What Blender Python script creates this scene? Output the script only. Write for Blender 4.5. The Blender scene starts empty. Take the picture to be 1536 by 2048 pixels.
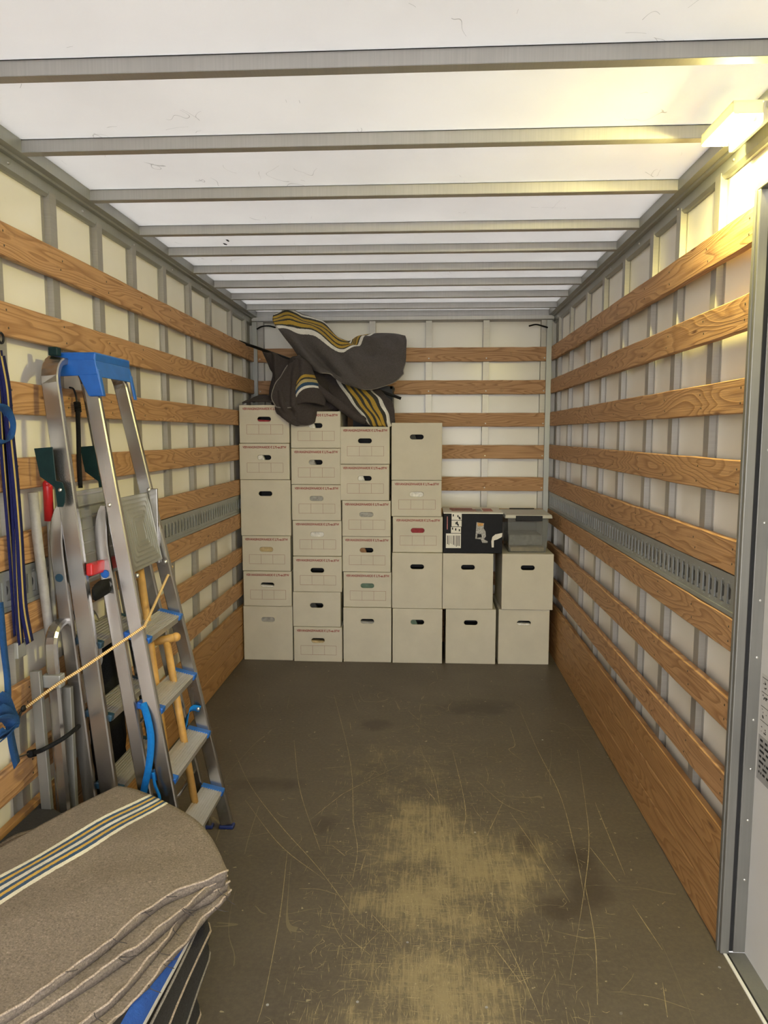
import bpy, bmesh, math, random
from mathutils import Vector, Matrix
import numpy as np

random.seed(7)
SC = bpy.context.scene
COL = SC.collection

# ------------------------------------------------------------------ camera
F, PIT, YAW, ROLL = 1459.49, 0.1059, 0.0553, 0.0007      # focal length in pixels of a 1536 x 2048 frame
H = 1.6657                                               # eye height above the load floor
XL, XR = -1.3394, 0.9644                                 # faces of the wall slats
cp, sp, cy, sy = math.cos(PIT), math.sin(PIT), math.cos(YAW), math.sin(YAW)
FWD = Vector((-sy*cp, cy*cp, -sp)); RGT = Vector((cy, sy, 0)); UPV = RGT.cross(FWD)
R2 = RGT*math.cos(ROLL) + UPV*math.sin(ROLL); U2 = UPV*math.cos(ROLL) - RGT*math.sin(ROLL)
EYE = Vector((0, 0, H))
cam_data = bpy.data.cameras.new('camera')
cam = bpy.data.objects.new('camera', cam_data); COL.objects.link(cam)
cam_data.sensor_fit = 'HORIZONTAL'; cam_data.sensor_width = 36; cam_data.lens = 36*F/1536
cam_data.clip_start = 0.02
cam.matrix_world = Matrix(((R2.x, U2.x, -FWD.x, 0), (R2.y, U2.y, -FWD.y, 0), (R2.z, U2.z, -FWD.z, H), (0, 0, 0, 1)))
SC.camera = cam

# ------------------------------------------------------------------ light
world = bpy.data.worlds.new('overcast_sky'); SC.world = world
world.use_nodes = True
bg = world.node_tree.nodes['Background']
bg.inputs[0].default_value = (1.0, 0.985, 0.97, 1); bg.inputs[1].default_value = 6.2
LAMP_STRENGTH = 1900.0
SC.view_settings.view_transform = 'Standard'; SC.view_settings.look = 'None'
SC.view_settings.exposure = 0.06; SC.view_settings.gamma = 1.0
SC.view_settings.use_curve_mapping = False

# ------------------------------------------------------------------ measuring helpers: where a sight line meets a plane of the place
def _d(px, py): return R2*((px-768)/F) - U2*((py-1024)/F) + FWD
def atX(px, py, X): v = _d(px, py); return EYE + v*(X/v.x)
def atY(px, py, Y): v = _d(px, py); return EYE + v*(Y/v.y)
def atZ(px, py, Z): v = _d(px, py); return EYE + v*((Z-H)/v.z)

# ------------------------------------------------------------------ mesh helpers
class MB:
    def __init__(s): s.v = []; s.f = []; s.uv = None
    def box(s, x0, x1, y0, y1, z0, z1):
        n = len(s.v)
        s.v += [(x0,y0,z0),(x1,y0,z0),(x1,y1,z0),(x0,y1,z0),(x0,y0,z1),(x1,y0,z1),(x1,y1,z1),(x0,y1,z1)]
        s.f += [tuple(n+i for i in q) for q in ((3,2,1,0),(4,5,6,7),(0,1,5,4),(1,2,6,5),(2,3,7,6),(3,0,4,7))]
        return s
    def hexa(s, pts):
        n = len(s.v); s.v += [tuple(p) for p in pts]
        s.f += [tuple(n+i for i in q) for q in ((3,2,1,0),(4,5,6,7),(0,1,5,4),(1,2,6,5),(2,3,7,6),(3,0,4,7))]
        return s
    def poly(s, pts):
        n = len(s.v); s.v += [tuple(p) for p in pts]; s.f.append(tuple(range(n, n+len(pts)))); return s
    def sweep(s, path, prof, ref, closed=False, cap=True, scl=None):
        """profile (a,b): a along ref-ish side vector, b along the other normal"""
        path = [Vector(p) for p in path]; n = len(path); m = len(prof); base = len(s.v)
        for i, p in enumerate(path):
            t = (path[(i+1) % n] - path[i-1]) if (closed or 0 < i < n-1) else (path[1]-path[0] if i == 0 else path[-1]-path[-2])
            t.normalize()
            r = ref(i) if callable(ref) else Vector(ref)
            a = (r - t*r.dot(t))
            if a.length < 1e-5: a = t.orthogonal()
            a.normalize(); b = t.cross(a)
            k_ = scl[i] if scl else 1.0
            for (u, w) in prof: s.v.append(tuple(p + a*u*k_ + b*w))
        for i in range(n if closed else n-1):
            for j in range(m):
                k = (i+1) % n
                s.f.append((base+i*m+j, base+i*m+(j+1) % m, base+k*m+(j+1) % m, base+k*m+j))
        if cap and not closed:
            s.f.append(tuple(base+j for j in reversed(range(m)))); s.f.append(tuple(base+(n-1)*m+j for j in range(m)))
        return s
    def tube(s, path, r, seg=8, closed=False):
        prof = [(r*math.cos(2*math.pi*k/seg), r*math.sin(2*math.pi*k/seg)) for k in range(seg)]
        return s.sweep(path, prof, (0.31, 0.17, 0.93), closed)
    def ball(s, c, r, seg=10, rings=6, sz=(1,1,1)):
        n = len(s.v); c = Vector(c)
        for i in range(1, rings):
            th = math.pi*i/rings
            for j in range(seg):
                ph = 2*math.pi*j/seg
                s.v.append((c.x+r*sz[0]*math.sin(th)*math.cos(ph), c.y+r*sz[1]*math.sin(th)*math.sin(ph), c.z+r*sz[2]*math.cos(th)))
        s.v += [(c.x, c.y, c.z+r*sz[2]), (c.x, c.y, c.z-r*sz[2])]
        T = n+(rings-1)*seg; B = T+1
        for i in range(rings-2):
            for j in range(seg):
                k = (j+1) % seg; s.f.append((n+i*seg+j, n+(i+1)*seg+j, n+(i+1)*seg+k, n+i*seg+k))
        for j in range(seg):
            k = (j+1) % seg; s.f.append((T, n+j, n+k)); q = n+(rings-2)*seg; s.f.append((B, q+k, q+j))
        return s
    def mesh(s, name, origin=(0,0,0), smooth=False):
        me = bpy.data.meshes.new(name); o = Vector(origin)
        me.from_pydata([tuple(Vector(v)-o) for v in s.v], [], s.f); me.update()
        bm = bmesh.new(); bm.from_mesh(me); bmesh.ops.recalc_face_normals(bm, faces=bm.faces); bm.to_mesh(me); bm.free()
        if smooth: me.polygons.foreach_set('use_smooth', [True]*len(me.polygons))
        return me
    def build(s, name, mat, parent=None, smooth=False, local=False, bevel=0):
        return link(name, s.mesh(name, (0,0,0) if local else origin(parent), smooth), mat, parent, bevel)

def origin(o):
    p = Vector((0,0,0))
    while o is not None: p += o.location; o = o.parent
    return p
def link(name, me, mat, parent=None, bevel=0):
    o = bpy.data.objects.new(name, me); COL.objects.link(o); o.parent = parent
    if mat is not None and len(me.materials) == 0: me.materials.append(mat)
    if bevel:
        b = o.modifiers.new('bevel', 'BEVEL'); b.width = bevel; b.segments = 2; b.limit_method = 'ANGLE'
    return o
def tag(o, label=None, cat=None, group=None, kind=None):
    if label: o['label'] = label
    if cat: o['category'] = cat
    if group: o['group'] = group
    if kind: o['kind'] = kind
    return o
def empty(name, loc, rz=0):
    o = bpy.data.objects.new(name, None); COL.objects.link(o); o.location = loc; o.rotation_euler = (0, 0, rz)
    o.empty_display_size = 0.05; return o
def struct(o): o['kind'] = 'structure'; return o
def cr(p0, p1, p2, p3, t):
    return 0.5*((2*p1)+(-p0+p2)*t+(2*p0-5*p1+4*p2-p3)*t*t+(-p0+3*p1-3*p2+p3)*t*t*t)
def spline(pts, n):
    P = [np.array(p, float) for p in pts]; m = len(P)
    P = [2*P[0]-P[1]] + P + [2*P[-1]-P[-2]]; out = []
    for i in range(n):
        s = i/(n-1)*(m-1); k = min(int(s), m-2); out.append(cr(P[k], P[k+1], P[k+2], P[k+3], s-k))
    return out
def grid_surface(ctrl, nu, nv):
    rows = [spline(r, nu) for r in ctrl]
    cols = [spline([rows[j][i] for j in range(len(rows))], nv) for i in range(nu)]
    return [[cols[i][j] for i in range(nu)] for j in range(nv)]
def sheet(name, ctrl, nu, nv, mat, parent=None, thick=0.008, wob=0.0, seed=0, uvf=None, offset=-1, folds=()):
    """soft sheet through a grid of control points (world coordinates); UV: x along a row, y down the rows"""
    G = grid_surface([[np.array(tuple(p)) for p in r] for r in ctrl], nu, nv)
    o = origin(parent); rnd = random.Random(seed); G0 = [list(r) for r in G]
    ph = [(rnd.uniform(3, 9), rnd.uniform(3, 9), rnd.uniform(0, 6.3), rnd.uniform(0, 6.3)) for _ in range(4)]
    V = []
    for j in range(nv):
        for i in range(nu):
            u, v = i/(nu-1), j/(nv-1); p = Vector(G[j][i])
            if wob:
                a = Vector(G0[j][min(i+1, nu-1)]) - Vector(G0[j][max(i-1, 0)]); b = Vector(G0[min(j+1, nv-1)][i]) - Vector(G0[max(j-1, 0)][i])
                nrm = a.cross(b)
                if nrm.length > 1e-9: nrm.normalize()
                p = p + nrm*wob*sum(math.sin(q[0]*u*2.2+q[2])*math.sin(q[1]*v*2.2+q[3]) for q in ph)*0.5
            if folds:
                a = Vector(G0[j][min(i+1, nu-1)]) - Vector(G0[j][max(i-1, 0)]); b = Vector(G0[min(j+1, nv-1)][i]) - Vector(G0[max(j-1, 0)][i])
                nrm = a.cross(b).normalized()
                for (u0, v0, u1, v1, w, am) in folds:
                    L2 = (u1-u0)**2+(v1-v0)**2; t = max(0, min(1, ((u-u0)*(u1-u0)+(v-v0)*(v1-v0))/L2))
                    dd = math.hypot(u-u0-t*(u1-u0), v-v0-t*(v1-v0)); p = p + nrm*am*math.exp(-(dd/w)**2)
            G[j][i] = np.array(tuple(p))
            V.append(p-o)
    Fc = [(j*nu+i, j*nu+i+1, (j+1)*nu+i+1, (j+1)*nu+i) for j in range(nv-1) for i in range(nu-1)]
    me = bpy.data.meshes.new(name); me.from_pydata([tuple(p) for p in V], [], Fc); me.update()
    uvl = me.uv_layers.new(name='UVMap')
    for lp in me.loops:
        k = lp.vertex_index; i, j = k % nu, k//nu; u, v = i/(nu-1), j/(nv-1)
        uvl.data[lp.index].uv = uvf(u, v, V[k]+o) if uvf else (u, v)
    me.polygons.foreach_set('use_smooth', [True]*len(me.polygons))
    ob = link(name, me, mat, parent)
    if thick:
        m = ob.modifiers.new('thickness', 'SOLIDIFY'); m.thickness = thick; m.offset = offset
    return ob, G

# ------------------------------------------------------------------ materials
def newmat(name):
    m = bpy.data.materials.new(name); m.use_nodes = True
    nt = m.node_tree; b = nt.nodes['Principled BSDF']; return m, nt, b
def nd(nt, t, **kw):
    n = nt.nodes.new(t)
    for k, v in kw.items():
        if k.startswith('i_'):
            key = k[2:]; n.inputs[int(key) if key.isdigit() else key].default_value = v
        else: setattr(n, k, v)
    return n
def math_(nt, op, a, b=None, c=None, clamp=False):
    n = nt.nodes.new('ShaderNodeMath'); n.operation = op; n.use_clamp = clamp
    for i, x in enumerate((a, b, c)):
        if x is None: continue
        if hasattr(x, 'is_output'): nt.links.new(x, n.inputs[i])
        else: n.inputs[i].default_value = x
    return n.outputs[0]
def mixc(nt, fac, a, b, mode='MIX'):
    n = nt.nodes.new('ShaderNodeMix'); n.data_type = 'RGBA'; n.blend_type = mode
    for i, x in ((0, fac), (6, a), (7, b)):
        if hasattr(x, 'is_output'): nt.links.new(x, n.inputs[i])
        else: n.inputs[i].default_value = x if i == 0 else (x+(1,) if len(x) == 3 else x)
    return n.outputs[2]
def ramp(nt, fac, stops, interp='LINEAR'):
    n = nt.nodes.new('ShaderNodeValToRGB'); r = n.color_ramp; r.interpolation = interp
    while len(r.elements) > 1: r.elements.remove(r.elements[-1])
    for k, (p, c) in enumerate(stops):
        c = (c, c, c) if isinstance(c, (int, float)) else c
        e = r.elements[0] if k == 0 else r.elements.new(p)
        e.position = p; e.color = tuple(c)+(1,)
    nt.links.new(fac, n.inputs[0]); return n.outputs[0]
def coords(nt, scale=(1,1,1), rnd=False, kind='Object'):
    tc = nt.nodes.new('ShaderNodeTexCoord'); o = tc.outputs[kind]
    if rnd:
        oi = nt.nodes.new('ShaderNodeObjectInfo')
        cmb = nt.nodes.new('ShaderNodeCombineXYZ')
        nt.links.new(math_(nt, 'MULTIPLY', oi.outputs['Random'], 73.0), cmb.inputs[0])
        nt.links.new(math_(nt, 'MULTIPLY', oi.outputs['Random'], 131.0), cmb.inputs[2])
        va = nt.nodes.new('ShaderNodeVectorMath'); va.operation = 'ADD'
        nt.links.new(o, va.inputs[0]); nt.links.new(cmb.outputs[0], va.inputs[1]); o = va.outputs[0]
    mp = nt.nodes.new('ShaderNodeMapping'); nt.links.new(o, mp.inputs[0]); mp.inputs['Scale'].default_value = scale
    return mp.outputs[0]
def noise(nt, vec, scale, detail=2, rough=0.5, dist=0.0):
    n = nd(nt, 'ShaderNodeTexNoise'); nt.links.new(vec, n.inputs['Vector'])
    n.inputs['Scale'].default_value = scale; n.inputs['Detail'].default_value = detail; n.inputs['Roughness'].default_value = rough
    n.inputs['Distortion'].default_value = dist; return n.outputs['Fac']
def bump(nt, b, h, strength=0.2, dist=0.01):
    n = nt.nodes.new('ShaderNodeBump'); n.inputs['Strength'].default_value = strength; n.inputs['Distance'].default_value = dist
    nt.links.new(h, n.inputs['Height']); nt.links.new(n.outputs[0], b.inputs['Normal'])
def plain(name, col, rough=0.5, metal=0.0, var=0.0, scale=30, bmp=0.0, spec=0.5):
    m, nt, b = newmat(name); b.inputs['Roughness'].default_value = rough; b.inputs['Metallic'].default_value = metal
    b.inputs['Specular IOR Level'].default_value = spec
    v = noise(nt, coords(nt, rnd=True), scale, 4, 0.6)
    lo = tuple(c*(1-var) for c in col); hi = tuple(min(1, c*(1+var)) for c in col)
    nt.links.new(ramp(nt, v, [(0.3, lo), (0.7, hi)]), b.inputs['Base Color'])
    if bmp: bump(nt, b, v, bmp, 0.004)
    return m

def wood_mat(name, light, dark, knot, gscale=1.0):
    m, nt, b = newmat(name)
    p = coords(nt, (0.8, 3.0, 6.5), rnd=True)
    n1 = noise(nt, p, 1.15*gscale, 2.0, 0.45, 0.25)
    vor = nd(nt, 'ShaderNodeTexVoronoi', i_Scale=1.35*gscale); nt.links.new(coords(nt, (1.6, 1.0, 7.0), rnd=True), vor.inputs['Vector'])
    d = vor.outputs['Distance']
    kn = math_(nt, 'POWER', 2.718, math_(nt, 'MULTIPLY', d, -7.0))
    ring = math_(nt, 'ADD', math_(nt, 'MULTIPLY', n1, 25.0), math_(nt, 'MULTIPLY', kn, 1.6))
    fr = math_(nt, 'FRACT', ring)
    line = ramp(nt, fr, [(0.0, 0.05), (0.5, 0.25), (0.86, 1.0), (0.97, 0.55), (1.0, 0.05)])
    fine = noise(nt, coords(nt, (5, 60, 190), rnd=True), 1.0, 3, 0.6)
    tone = noise(nt, coords(nt, (0.7, 1, 2), rnd=True), 1.0, 3, 0.6)
    c = mixc(nt, math_(nt, 'MULTIPLY', line, 0.85), light, dark)
    c = mixc(nt, ramp(nt, fine, [(0.35, 0.0), (0.75, 0.45)]), c, dark)
    c = mixc(nt, ramp(nt, tone, [(0.4, 0.0), (0.8, 0.35)]), c, tuple(x*0.72 for x in light))
    c = mixc(nt, ramp(nt, d, [(0.035, 0.85), (0.085, 0.0)]), c, knot)
    dirt = noise(nt, coords(nt, (6, 9, 9), rnd=True), 1.6, 5, 0.7)
    c = mixc(nt, ramp(nt, dirt, [(0.60, 0.0), (0.78, 0.45)]), c, (0.10, 0.06, 0.03))
    nt.links.new(c, b.inputs['Base Color']); b.inputs['Roughness'].default_value = 0.55
    b.inputs['Specular IOR Level'].default_value = 0.3
    bump(nt, b, math_(nt, 'ADD', line, math_(nt, 'MULTIPLY', fine, 1.5)), 0.35, 0.002)
    return m

def alu_mat(name, col, rough, metal, streak=(1, 1, 60), det=4, rv=0.2):
    m, nt, b = newmat(name)
    v = noise(nt, coords(nt, streak, rnd=True), 3.0, det, 0.55)
    w = noise(nt, coords(nt, (1, 1, 1), rnd=True), 4.0, 3, 0.6)
    c = mixc(nt, v, tuple(x*0.82 for x in col), tuple(min(1, x*1.12) for x in col))
    c = mixc(nt, ramp(nt, w, [(0.45, 0.0), (0.75, 0.4)]), c, tuple(x*0.7 for x in col))
    nt.links.new(c, b.inputs['Base Color']); b.inputs['Metallic'].default_value = metal
    nt.links.new(math_(nt, 'ADD', math_(nt, 'MULTIPLY', v, rv), rough-rv/2), b.inputs['Roughness'])
    return m

def blanket_mat(name, base, stripes=None, axis=0, speck=0.45, scale=260):
    """stripes: list of (start, colour) along UV x or y with hard edges"""
    m, nt, b = newmat(name)
    pos = coords(nt)
    f = noise(nt, pos, scale, 4, 0.75); f2 = noise(nt, pos, scale*0.28, 3, 0.7); f3 = noise(nt, pos, 9, 3, 0.6)
    if stripes:
        tc = nt.nodes.new('ShaderNodeTexCoord'); sx = nt.nodes.new('ShaderNodeSeparateXYZ'); nt.links.new(tc.outputs['UV'], sx.inputs[0])
        edge = math_(nt, 'ADD', sx.outputs[axis], math_(nt, 'MULTIPLY', math_(nt, 'SUBTRACT', f2, 0.5), 0.012))
        c = ramp(nt, edge, stripes, 'CONSTANT')
    else:
        rgb = nt.nodes.new('ShaderNodeRGB'); rgb.outputs[0].default_value = tuple(base)+(1,); c = rgb.outputs[0]
    msk = ramp(nt, edge, [(p_, 1.0 if c_ == base else 0.3) for p_, c_ in stripes], 'CONSTANT') if stripes else 1.0
    c = mixc(nt, math_(nt, 'MULTIPLY', ramp(nt, f, [(0.34, speck), (0.50, 0.0)]), msk), c, tuple(x*0.28 for x in base))
    c = mixc(nt, math_(nt, 'MULTIPLY', ramp(nt, f, [(0.55, 0.0), (0.78, speck*0.9)]), msk), c, tuple(min(1, x*2.6+0.03) for x in base))
    c = mixc(nt, math_(nt, 'MULTIPLY', ramp(nt, f2, [(0.45, 0.0), (0.7, 0.25)]), msk), c, tuple(x*0.5 for x in base))
    c = mixc(nt, ramp(nt, f3, [(0.4, 0.0), (0.75, 0.25)]), c, tuple(x*0.65 for x in base))
    nt.links.new(c, b.inputs['Base Color']); b.inputs['Roughness'].default_value = 0.95
    b.inputs['Specular IOR Level'].default_value = 0.1; b.inputs['Sheen Weight'].default_value = 0.03
    bump(nt, b, math_(nt, 'ADD', f, math_(nt, 'MULTIPLY', f2, 2.0)), 0.5, 0.004)
    return m

M = {}
M['slat'] = wood_mat('spruce_slat', (0.54, 0.318, 0.155), (0.26, 0.125, 0.050), (0.11, 0.045, 0.02))
M['baseboard'] = wood_mat('spruce_base_board', (0.47, 0.265, 0.105), (0.26, 0.12, 0.04), (0.12, 0.05, 0.02), 0.8)
M['alu_post'] = alu_mat('dull_aluminium_post', (0.40, 0.38, 0.34), 0.42, 0.55)
M['alu_roof'] = alu_mat('dull_aluminium_roof_bar', (0.45, 0.44, 0.42), 0.45, 0.45, (60, 1, 1))
M['alu_rail'] = alu_mat('grey_aluminium_rail', (0.36, 0.365, 0.34), 0.42, 0.55, (1, 60, 1))
M['alu_door'] = alu_mat('weathered_aluminium_door_frame', (0.24, 0.235, 0.215), 0.45, 0.55, (40, 40, 1))
M['alu_ladder'] = alu_mat('brushed_aluminium_ladder', (0.41, 0.395, 0.38), 0.26, 0.95, (5, 5, 0.6), 1, 0.08)
M['alu_step'] = alu_mat('ribbed_aluminium_step', (0.62, 0.60, 0.56), 0.42, 0.75, (1, 40, 1))
M['alu_plate'] = alu_mat('matt_aluminium_plate', (0.42, 0.42, 0.39), 0.45, 0.7, (1, 20, 1))
M['galv'] = alu_mat('galvanised_lashing_rail', (0.36, 0.375, 0.37), 0.42, 0.6, (40, 1, 1))
M['tab'] = plain('dark_slot_tab', (0.05, 0.05, 0.048), 0.6)
M['zinc'] = plain('bright_zinc_back', (0.62, 0.61, 0.56), 0.5, var=0.1)  # pale colour that makes the rail slots look lit inside
M['dark_gap'] = plain('black_rubber', (0.012, 0.012, 0.012), 0.7)
M['black_plastic'] = plain('black_plastic', (0.012, 0.012, 0.013), 0.5, spec=0.25)
M['black_cord'] = plain('black_elastic_cord', (0.012, 0.012, 0.012), 0.8, var=0.4, scale=200, spec=0.08)
M['blue'] = plain('bright_blue_plastic', (0.008, 0.105, 0.43), 0.38, var=0.12, scale=20)
M['foot'] = plain('dark_blue_rubber_foot', (0.010, 0.022, 0.11), 0.5)
M['navy_cap'] = plain('dark_teal_plastic', (0.012, 0.045, 0.075), 0.4, var=0.15)
M['green'] = plain('dark_green_plastic', (0.005, 0.024, 0.024), 0.5, var=0.25, scale=25, spec=0.2)
M['red'] = plain('red_plastic', (0.50, 0.018, 0.02), 0.35, var=0.1)
M['grey_tube'] = plain('grey_painted_tube', (0.30, 0.285, 0.26), 0.5, var=0.15)
M['handle_wood'] = plain('yellow_ash_handle', (0.50, 0.28, 0.075), 0.5, var=0.3, scale=12)
M['steel_rivet'] = plain('zinc_screw_head', (0.62, 0.61, 0.58), 0.3, 0.9)
M['bright_lip'] = plain('polished_track_lip', (0.85, 0.84, 0.80), 0.35, 0.25)
M['screw_dark'] = plain('dark_screw_head', (0.10, 0.08, 0.06), 0.5, 0.5)
M['card'] = plain('white_cardboard', (0.565, 0.525, 0.435), 0.75, var=0.05, scale=6, bmp=0.15, spec=0.25)
M['card_in'] = plain('box_inside', (0.20, 0.15, 0.10), 0.9)
M['ink_red'] = plain('dark_red_ink', (0.26, 0.035, 0.035), 0.7)
M['ink_line'] = plain('thin_red_brown_ink', (0.23, 0.08, 0.06), 0.7)
for nm, c in dict(white=(0.72,0.70,0.66), grey=(0.33,0.32,0.30), tan=(0.50,0.38,0.20), red=(0.28,0.02,0.03), green=(0.10,0.16,0.12), dark=(0.03,0.03,0.03), brown=(0.25,0.13,0.06), black=(0.01,0.01,0.012)).items():
    M['fill_'+nm] = plain('packed_'+nm, c, 0.7, var=0.3, scale=40)  # the black one paints the darkness inside the hand holes, not goods

# cream plastic-coated wall sheet
m, nt, b = newmat('cream_wall_sheet')
n1 = noise(nt, coords(nt), 1.3, 4, 0.6); n2 = noise(nt, coords(nt, (1, 1, 0.35)), 22, 5, 0.75); n3 = noise(nt, coords(nt), 2.4, 2, 0.5)
c = mixc(nt, ramp(nt, n1, [(0.35, 0.0), (0.7, 1.0)]), (0.86, 0.83, 0.74), (0.80, 0.77, 0.68))
c = mixc(nt, ramp(nt, n2, [(0.70, 0.0), (0.80, 0.6)]), c, (0.30, 0.27, 0.22))
nt.links.new(c, b.inputs['Base Color']); b.inputs['Roughness'].default_value = 0.24; bump(nt, b, n3, 0.12, 0.03)
M['wall'] = m
m, nt, b = newmat('white_door_panel')
n1 = noise(nt, coords(nt), 3, 4, 0.6); n2 = noise(nt, coords(nt, (1, 2, 0.4)), 25, 5, 0.75)
c = mixc(nt, n1, (0.72, 0.71, 0.69), (0.62, 0.61, 0.59)); c = mixc(nt, ramp(nt, n2, [(0.66, 0.0), (0.76, 0.6)]), c, (0.25, 0.24, 0.22))
nt.links.new(c, b.inputs['Base Color']); b.inputs['Roughness'].default_value = 0.35
M['door'] = m

# translucent white roof sheet with scuffs
m, nt, b = newmat('translucent_white_roof')
nt.nodes.remove(b); out = nt.nodes['Material Output']
pa = coords(nt, (1, 1, 1))
s1 = noise(nt, pa, 2.2, 2, 0.5); s2 = noise(nt, coords(nt, (3.0, 1.4, 1)), 2.0, 2, 0.5); gate = noise(nt, pa, 5.5, 2, 0.5)
l1 = math_(nt, 'LESS_THAN', math_(nt, 'ABSOLUTE', math_(nt, 'SUBTRACT', s1, 0.5)), 0.0009)
l2 = math_(nt, 'LESS_THAN', math_(nt, 'ABSOLUTE', math_(nt, 'SUBTRACT', s2, 0.47)), 0.0014)
g = math_(nt, 'GREATER_THAN', gate, 0.63)
scr = math_(nt, 'MULTIPLY', math_(nt, 'MAXIMUM', l1, l2), g)
soft = ramp(nt, noise(nt, pa, 1.1, 4, 0.65), [(0.35, 0.0), (0.75, 1.0)])
c = mixc(nt, soft, (0.86, 0.86, 0.86), (0.80, 0.80, 0.80))
c = mixc(nt, math_(nt, 'MULTIPLY', scr, 0.55), c, (0.25, 0.25, 0.25))
dif = nt.nodes.new('ShaderNodeBsdfDiffuse'); tra = nt.nodes.new('ShaderNodeBsdfTranslucent'); mx = nt.nodes.new('ShaderNodeMixShader')
nt.links.new(c, dif.inputs[0]); nt.links.new(c, tra.inputs[0]); mx.inputs[0].default_value = 0.29
nt.links.new(dif.outputs[0], mx.inputs[1]); nt.links.new(tra.outputs[0], mx.inputs[2])
gl = nt.nodes.new('ShaderNodeBsdfGlossy'); gl.inputs['Roughness'].default_value = 0.25
fz = nt.nodes.new('ShaderNodeFresnel'); fz.inputs[0].default_value = 1.08; mx2 = nt.nodes.new('ShaderNodeMixShader')
nt.links.new(fz.outputs[0], mx2.inputs[0]); nt.links.new(mx.outputs[0], mx2.inputs[1]); nt.links.new(gl.outputs[0], mx2.inputs[2])
nt.links.new(mx2.outputs[0], out.inputs[0])
M['roof'] = m

# worn brown plywood floor
m, nt, b = newmat('worn_brown_plywood')
P = coords(nt)
base_n = noise(nt, P, 1.7, 5, 0.62); fine = noise(nt, P, 60, 4, 0.7)
c = mixc(nt, ramp(nt, base_n, [(0.35, 0.0), (0.7, 1.0)]), (0.078, 0.064, 0.050), (0.108, 0.090, 0.070))
c = mixc(nt, ramp(nt, fine, [(0.4, 0.0), (0.75, 0.3)]), c, (0.20, 0.16, 0.10))
sep = nt.nodes.new('ShaderNodeSeparateXYZ'); nt.links.new(P, sep.inputs[0])
def blob(cx, cy_, rx, ry):
    dx = math_(nt, 'DIVIDE', math_(nt, 'SUBTRACT', sep.outputs[0], cx), rx); dy = math_(nt, 'DIVIDE', math_(nt, 'SUBTRACT', sep.outputs[1], cy_), ry)
    return math_(nt, 'SUBTRACT', 1.0, math_(nt, 'ADD', math_(nt, 'MULTIPLY', dx, dx), math_(nt, 'MULTIPLY', dy, dy)), clamp=True)
wear = None
for q in ((0.06, 2.05, 0.42, 0.34), (0.02, 2.45, 0.42, 0.36), (0.0, 2.9, 0.36, 0.45), (0.25, 2.7, 0.4, 0.5), (0.05, 1.8, 0.6, 0.35), (-0.1, 3.4, 0.6, 0.8)):
    w = blob(*q); w = math_(nt, 'MULTIPLY', w, 0.75 if q[1] < 3.2 else 0.45)
    wear = w if wear is None else math_(nt, 'MAXIMUM', wear, w)
streakY = noise(nt, coords(nt, (60, 3.0, 1)), 1.6, 6, 0.78); streakX = noise(nt, coords(nt, (5, 60, 1)), 1.5, 6, 0.78)
patch = noise(nt, P, 5.0, 8, 0.72)
amt = math_(nt, 'ADD', math_(nt, 'MULTIPLY', wear, 0.55), math_(nt, 'MULTIPLY', math_(nt, 'SUBTRACT', patch, 0.5), 0.7))
a1 = ramp(nt, math_(nt, 'ADD', streakY, amt), [(0.80, 0.0), (0.94, 1.0)])
a2 = ramp(nt, math_(nt, 'ADD', streakX, amt), [(0.86, 0.0), (0.97, 0.9)])
worn = math_(nt, 'MULTIPLY', math_(nt, 'MAXIMUM', a1, a2), ramp(nt, wear, [(0.02, 0.0), (0.35, 1.0)]))
c = mixc(nt, math_(nt, 'MULTIPLY', worn, 0.55), c, (0.36, 0.29, 0.165))
c = mixc(nt, math_(nt, 'MULTIPLY', ramp(nt, math_(nt, 'ADD', wear, math_(nt, 'MULTIPLY', math_(nt, 'SUBTRACT', patch, 0.5), 1.3)), [(0.35, 0.0), (0.9, 1.0)]), 0.32), c, (0.34, 0.27, 0.14))
for sc_, th, gt, dens in (((1.3, 0.35, 1), 0.0011, 0.52, 1), ((0.5, 1.4, 1), 0.0009, 0.55, 2)):
    mp = coords(nt, sc_); off = nt.nodes.new('ShaderNodeVectorMath'); off.operation = 'ADD'; off.inputs[1].default_value = (dens*13.7, dens*5.1, dens*3.3); nt.links.new(mp, off.inputs[0])
    v = noise(nt, off.outputs[0], 2.0, 1.5, 0.5)
    ln = math_(nt, 'LESS_THAN', math_(nt, 'ABSOLUTE', math_(nt, 'SUBTRACT', v, 0.5)), th)
    off2 = nt.nodes.new('ShaderNodeVectorMath'); off2.operation = 'ADD'; off2.inputs[1].default_value = (dens*3.1, dens*7.7, 0); nt.links.new(P, off2.inputs[0])
    gt_ = math_(nt, 'GREATER_THAN', noise(nt, off2.outputs[0], 2.6 if dens < 4 else 7, 2, 0.6), gt)
    c = mixc(nt, math_(nt, 'MULTIPLY', math_(nt, 'MULTIPLY', ln, gt_), 0.22), c, (0.44, 0.36, 0.21))
chips = noise(nt, coords(nt, (1, 1, 1)), 34, 2, 0.6); c = mixc(nt, ramp(nt, chips, [(0.715, 0.0), (0.735, 0.6)]), c, (0.46, 0.40, 0.26))
stn = None
for q in ((0.60, 2.55, 0.12, 0.16), (0.50, 2.45, 0.13, 0.10), (0.63, 2.75, 0.09, 0.2), (-0.28, 4.05, 0.14, 0.12), (0.35, 4.35, 0.3, 0.2), (-0.42, 2.95, 0.10, 0.10), (-0.75, 3.3, 0.25, 0.1), (0.42, 2.85, 0.06, 0.12)):
    w = blob(*q); stn = w if stn is None else math_(nt, 'MAXIMUM', stn, w)
st = ramp(nt, math_(nt, 'ADD', stn, math_(nt, 'MULTIPLY', math_(nt, 'SUBTRACT', patch, 0.5), 2.2)), [(0.25, 0.0), (0.95, 0.62)])
c = mixc(nt, st, c, (0.042, 0.031, 0.024))
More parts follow.
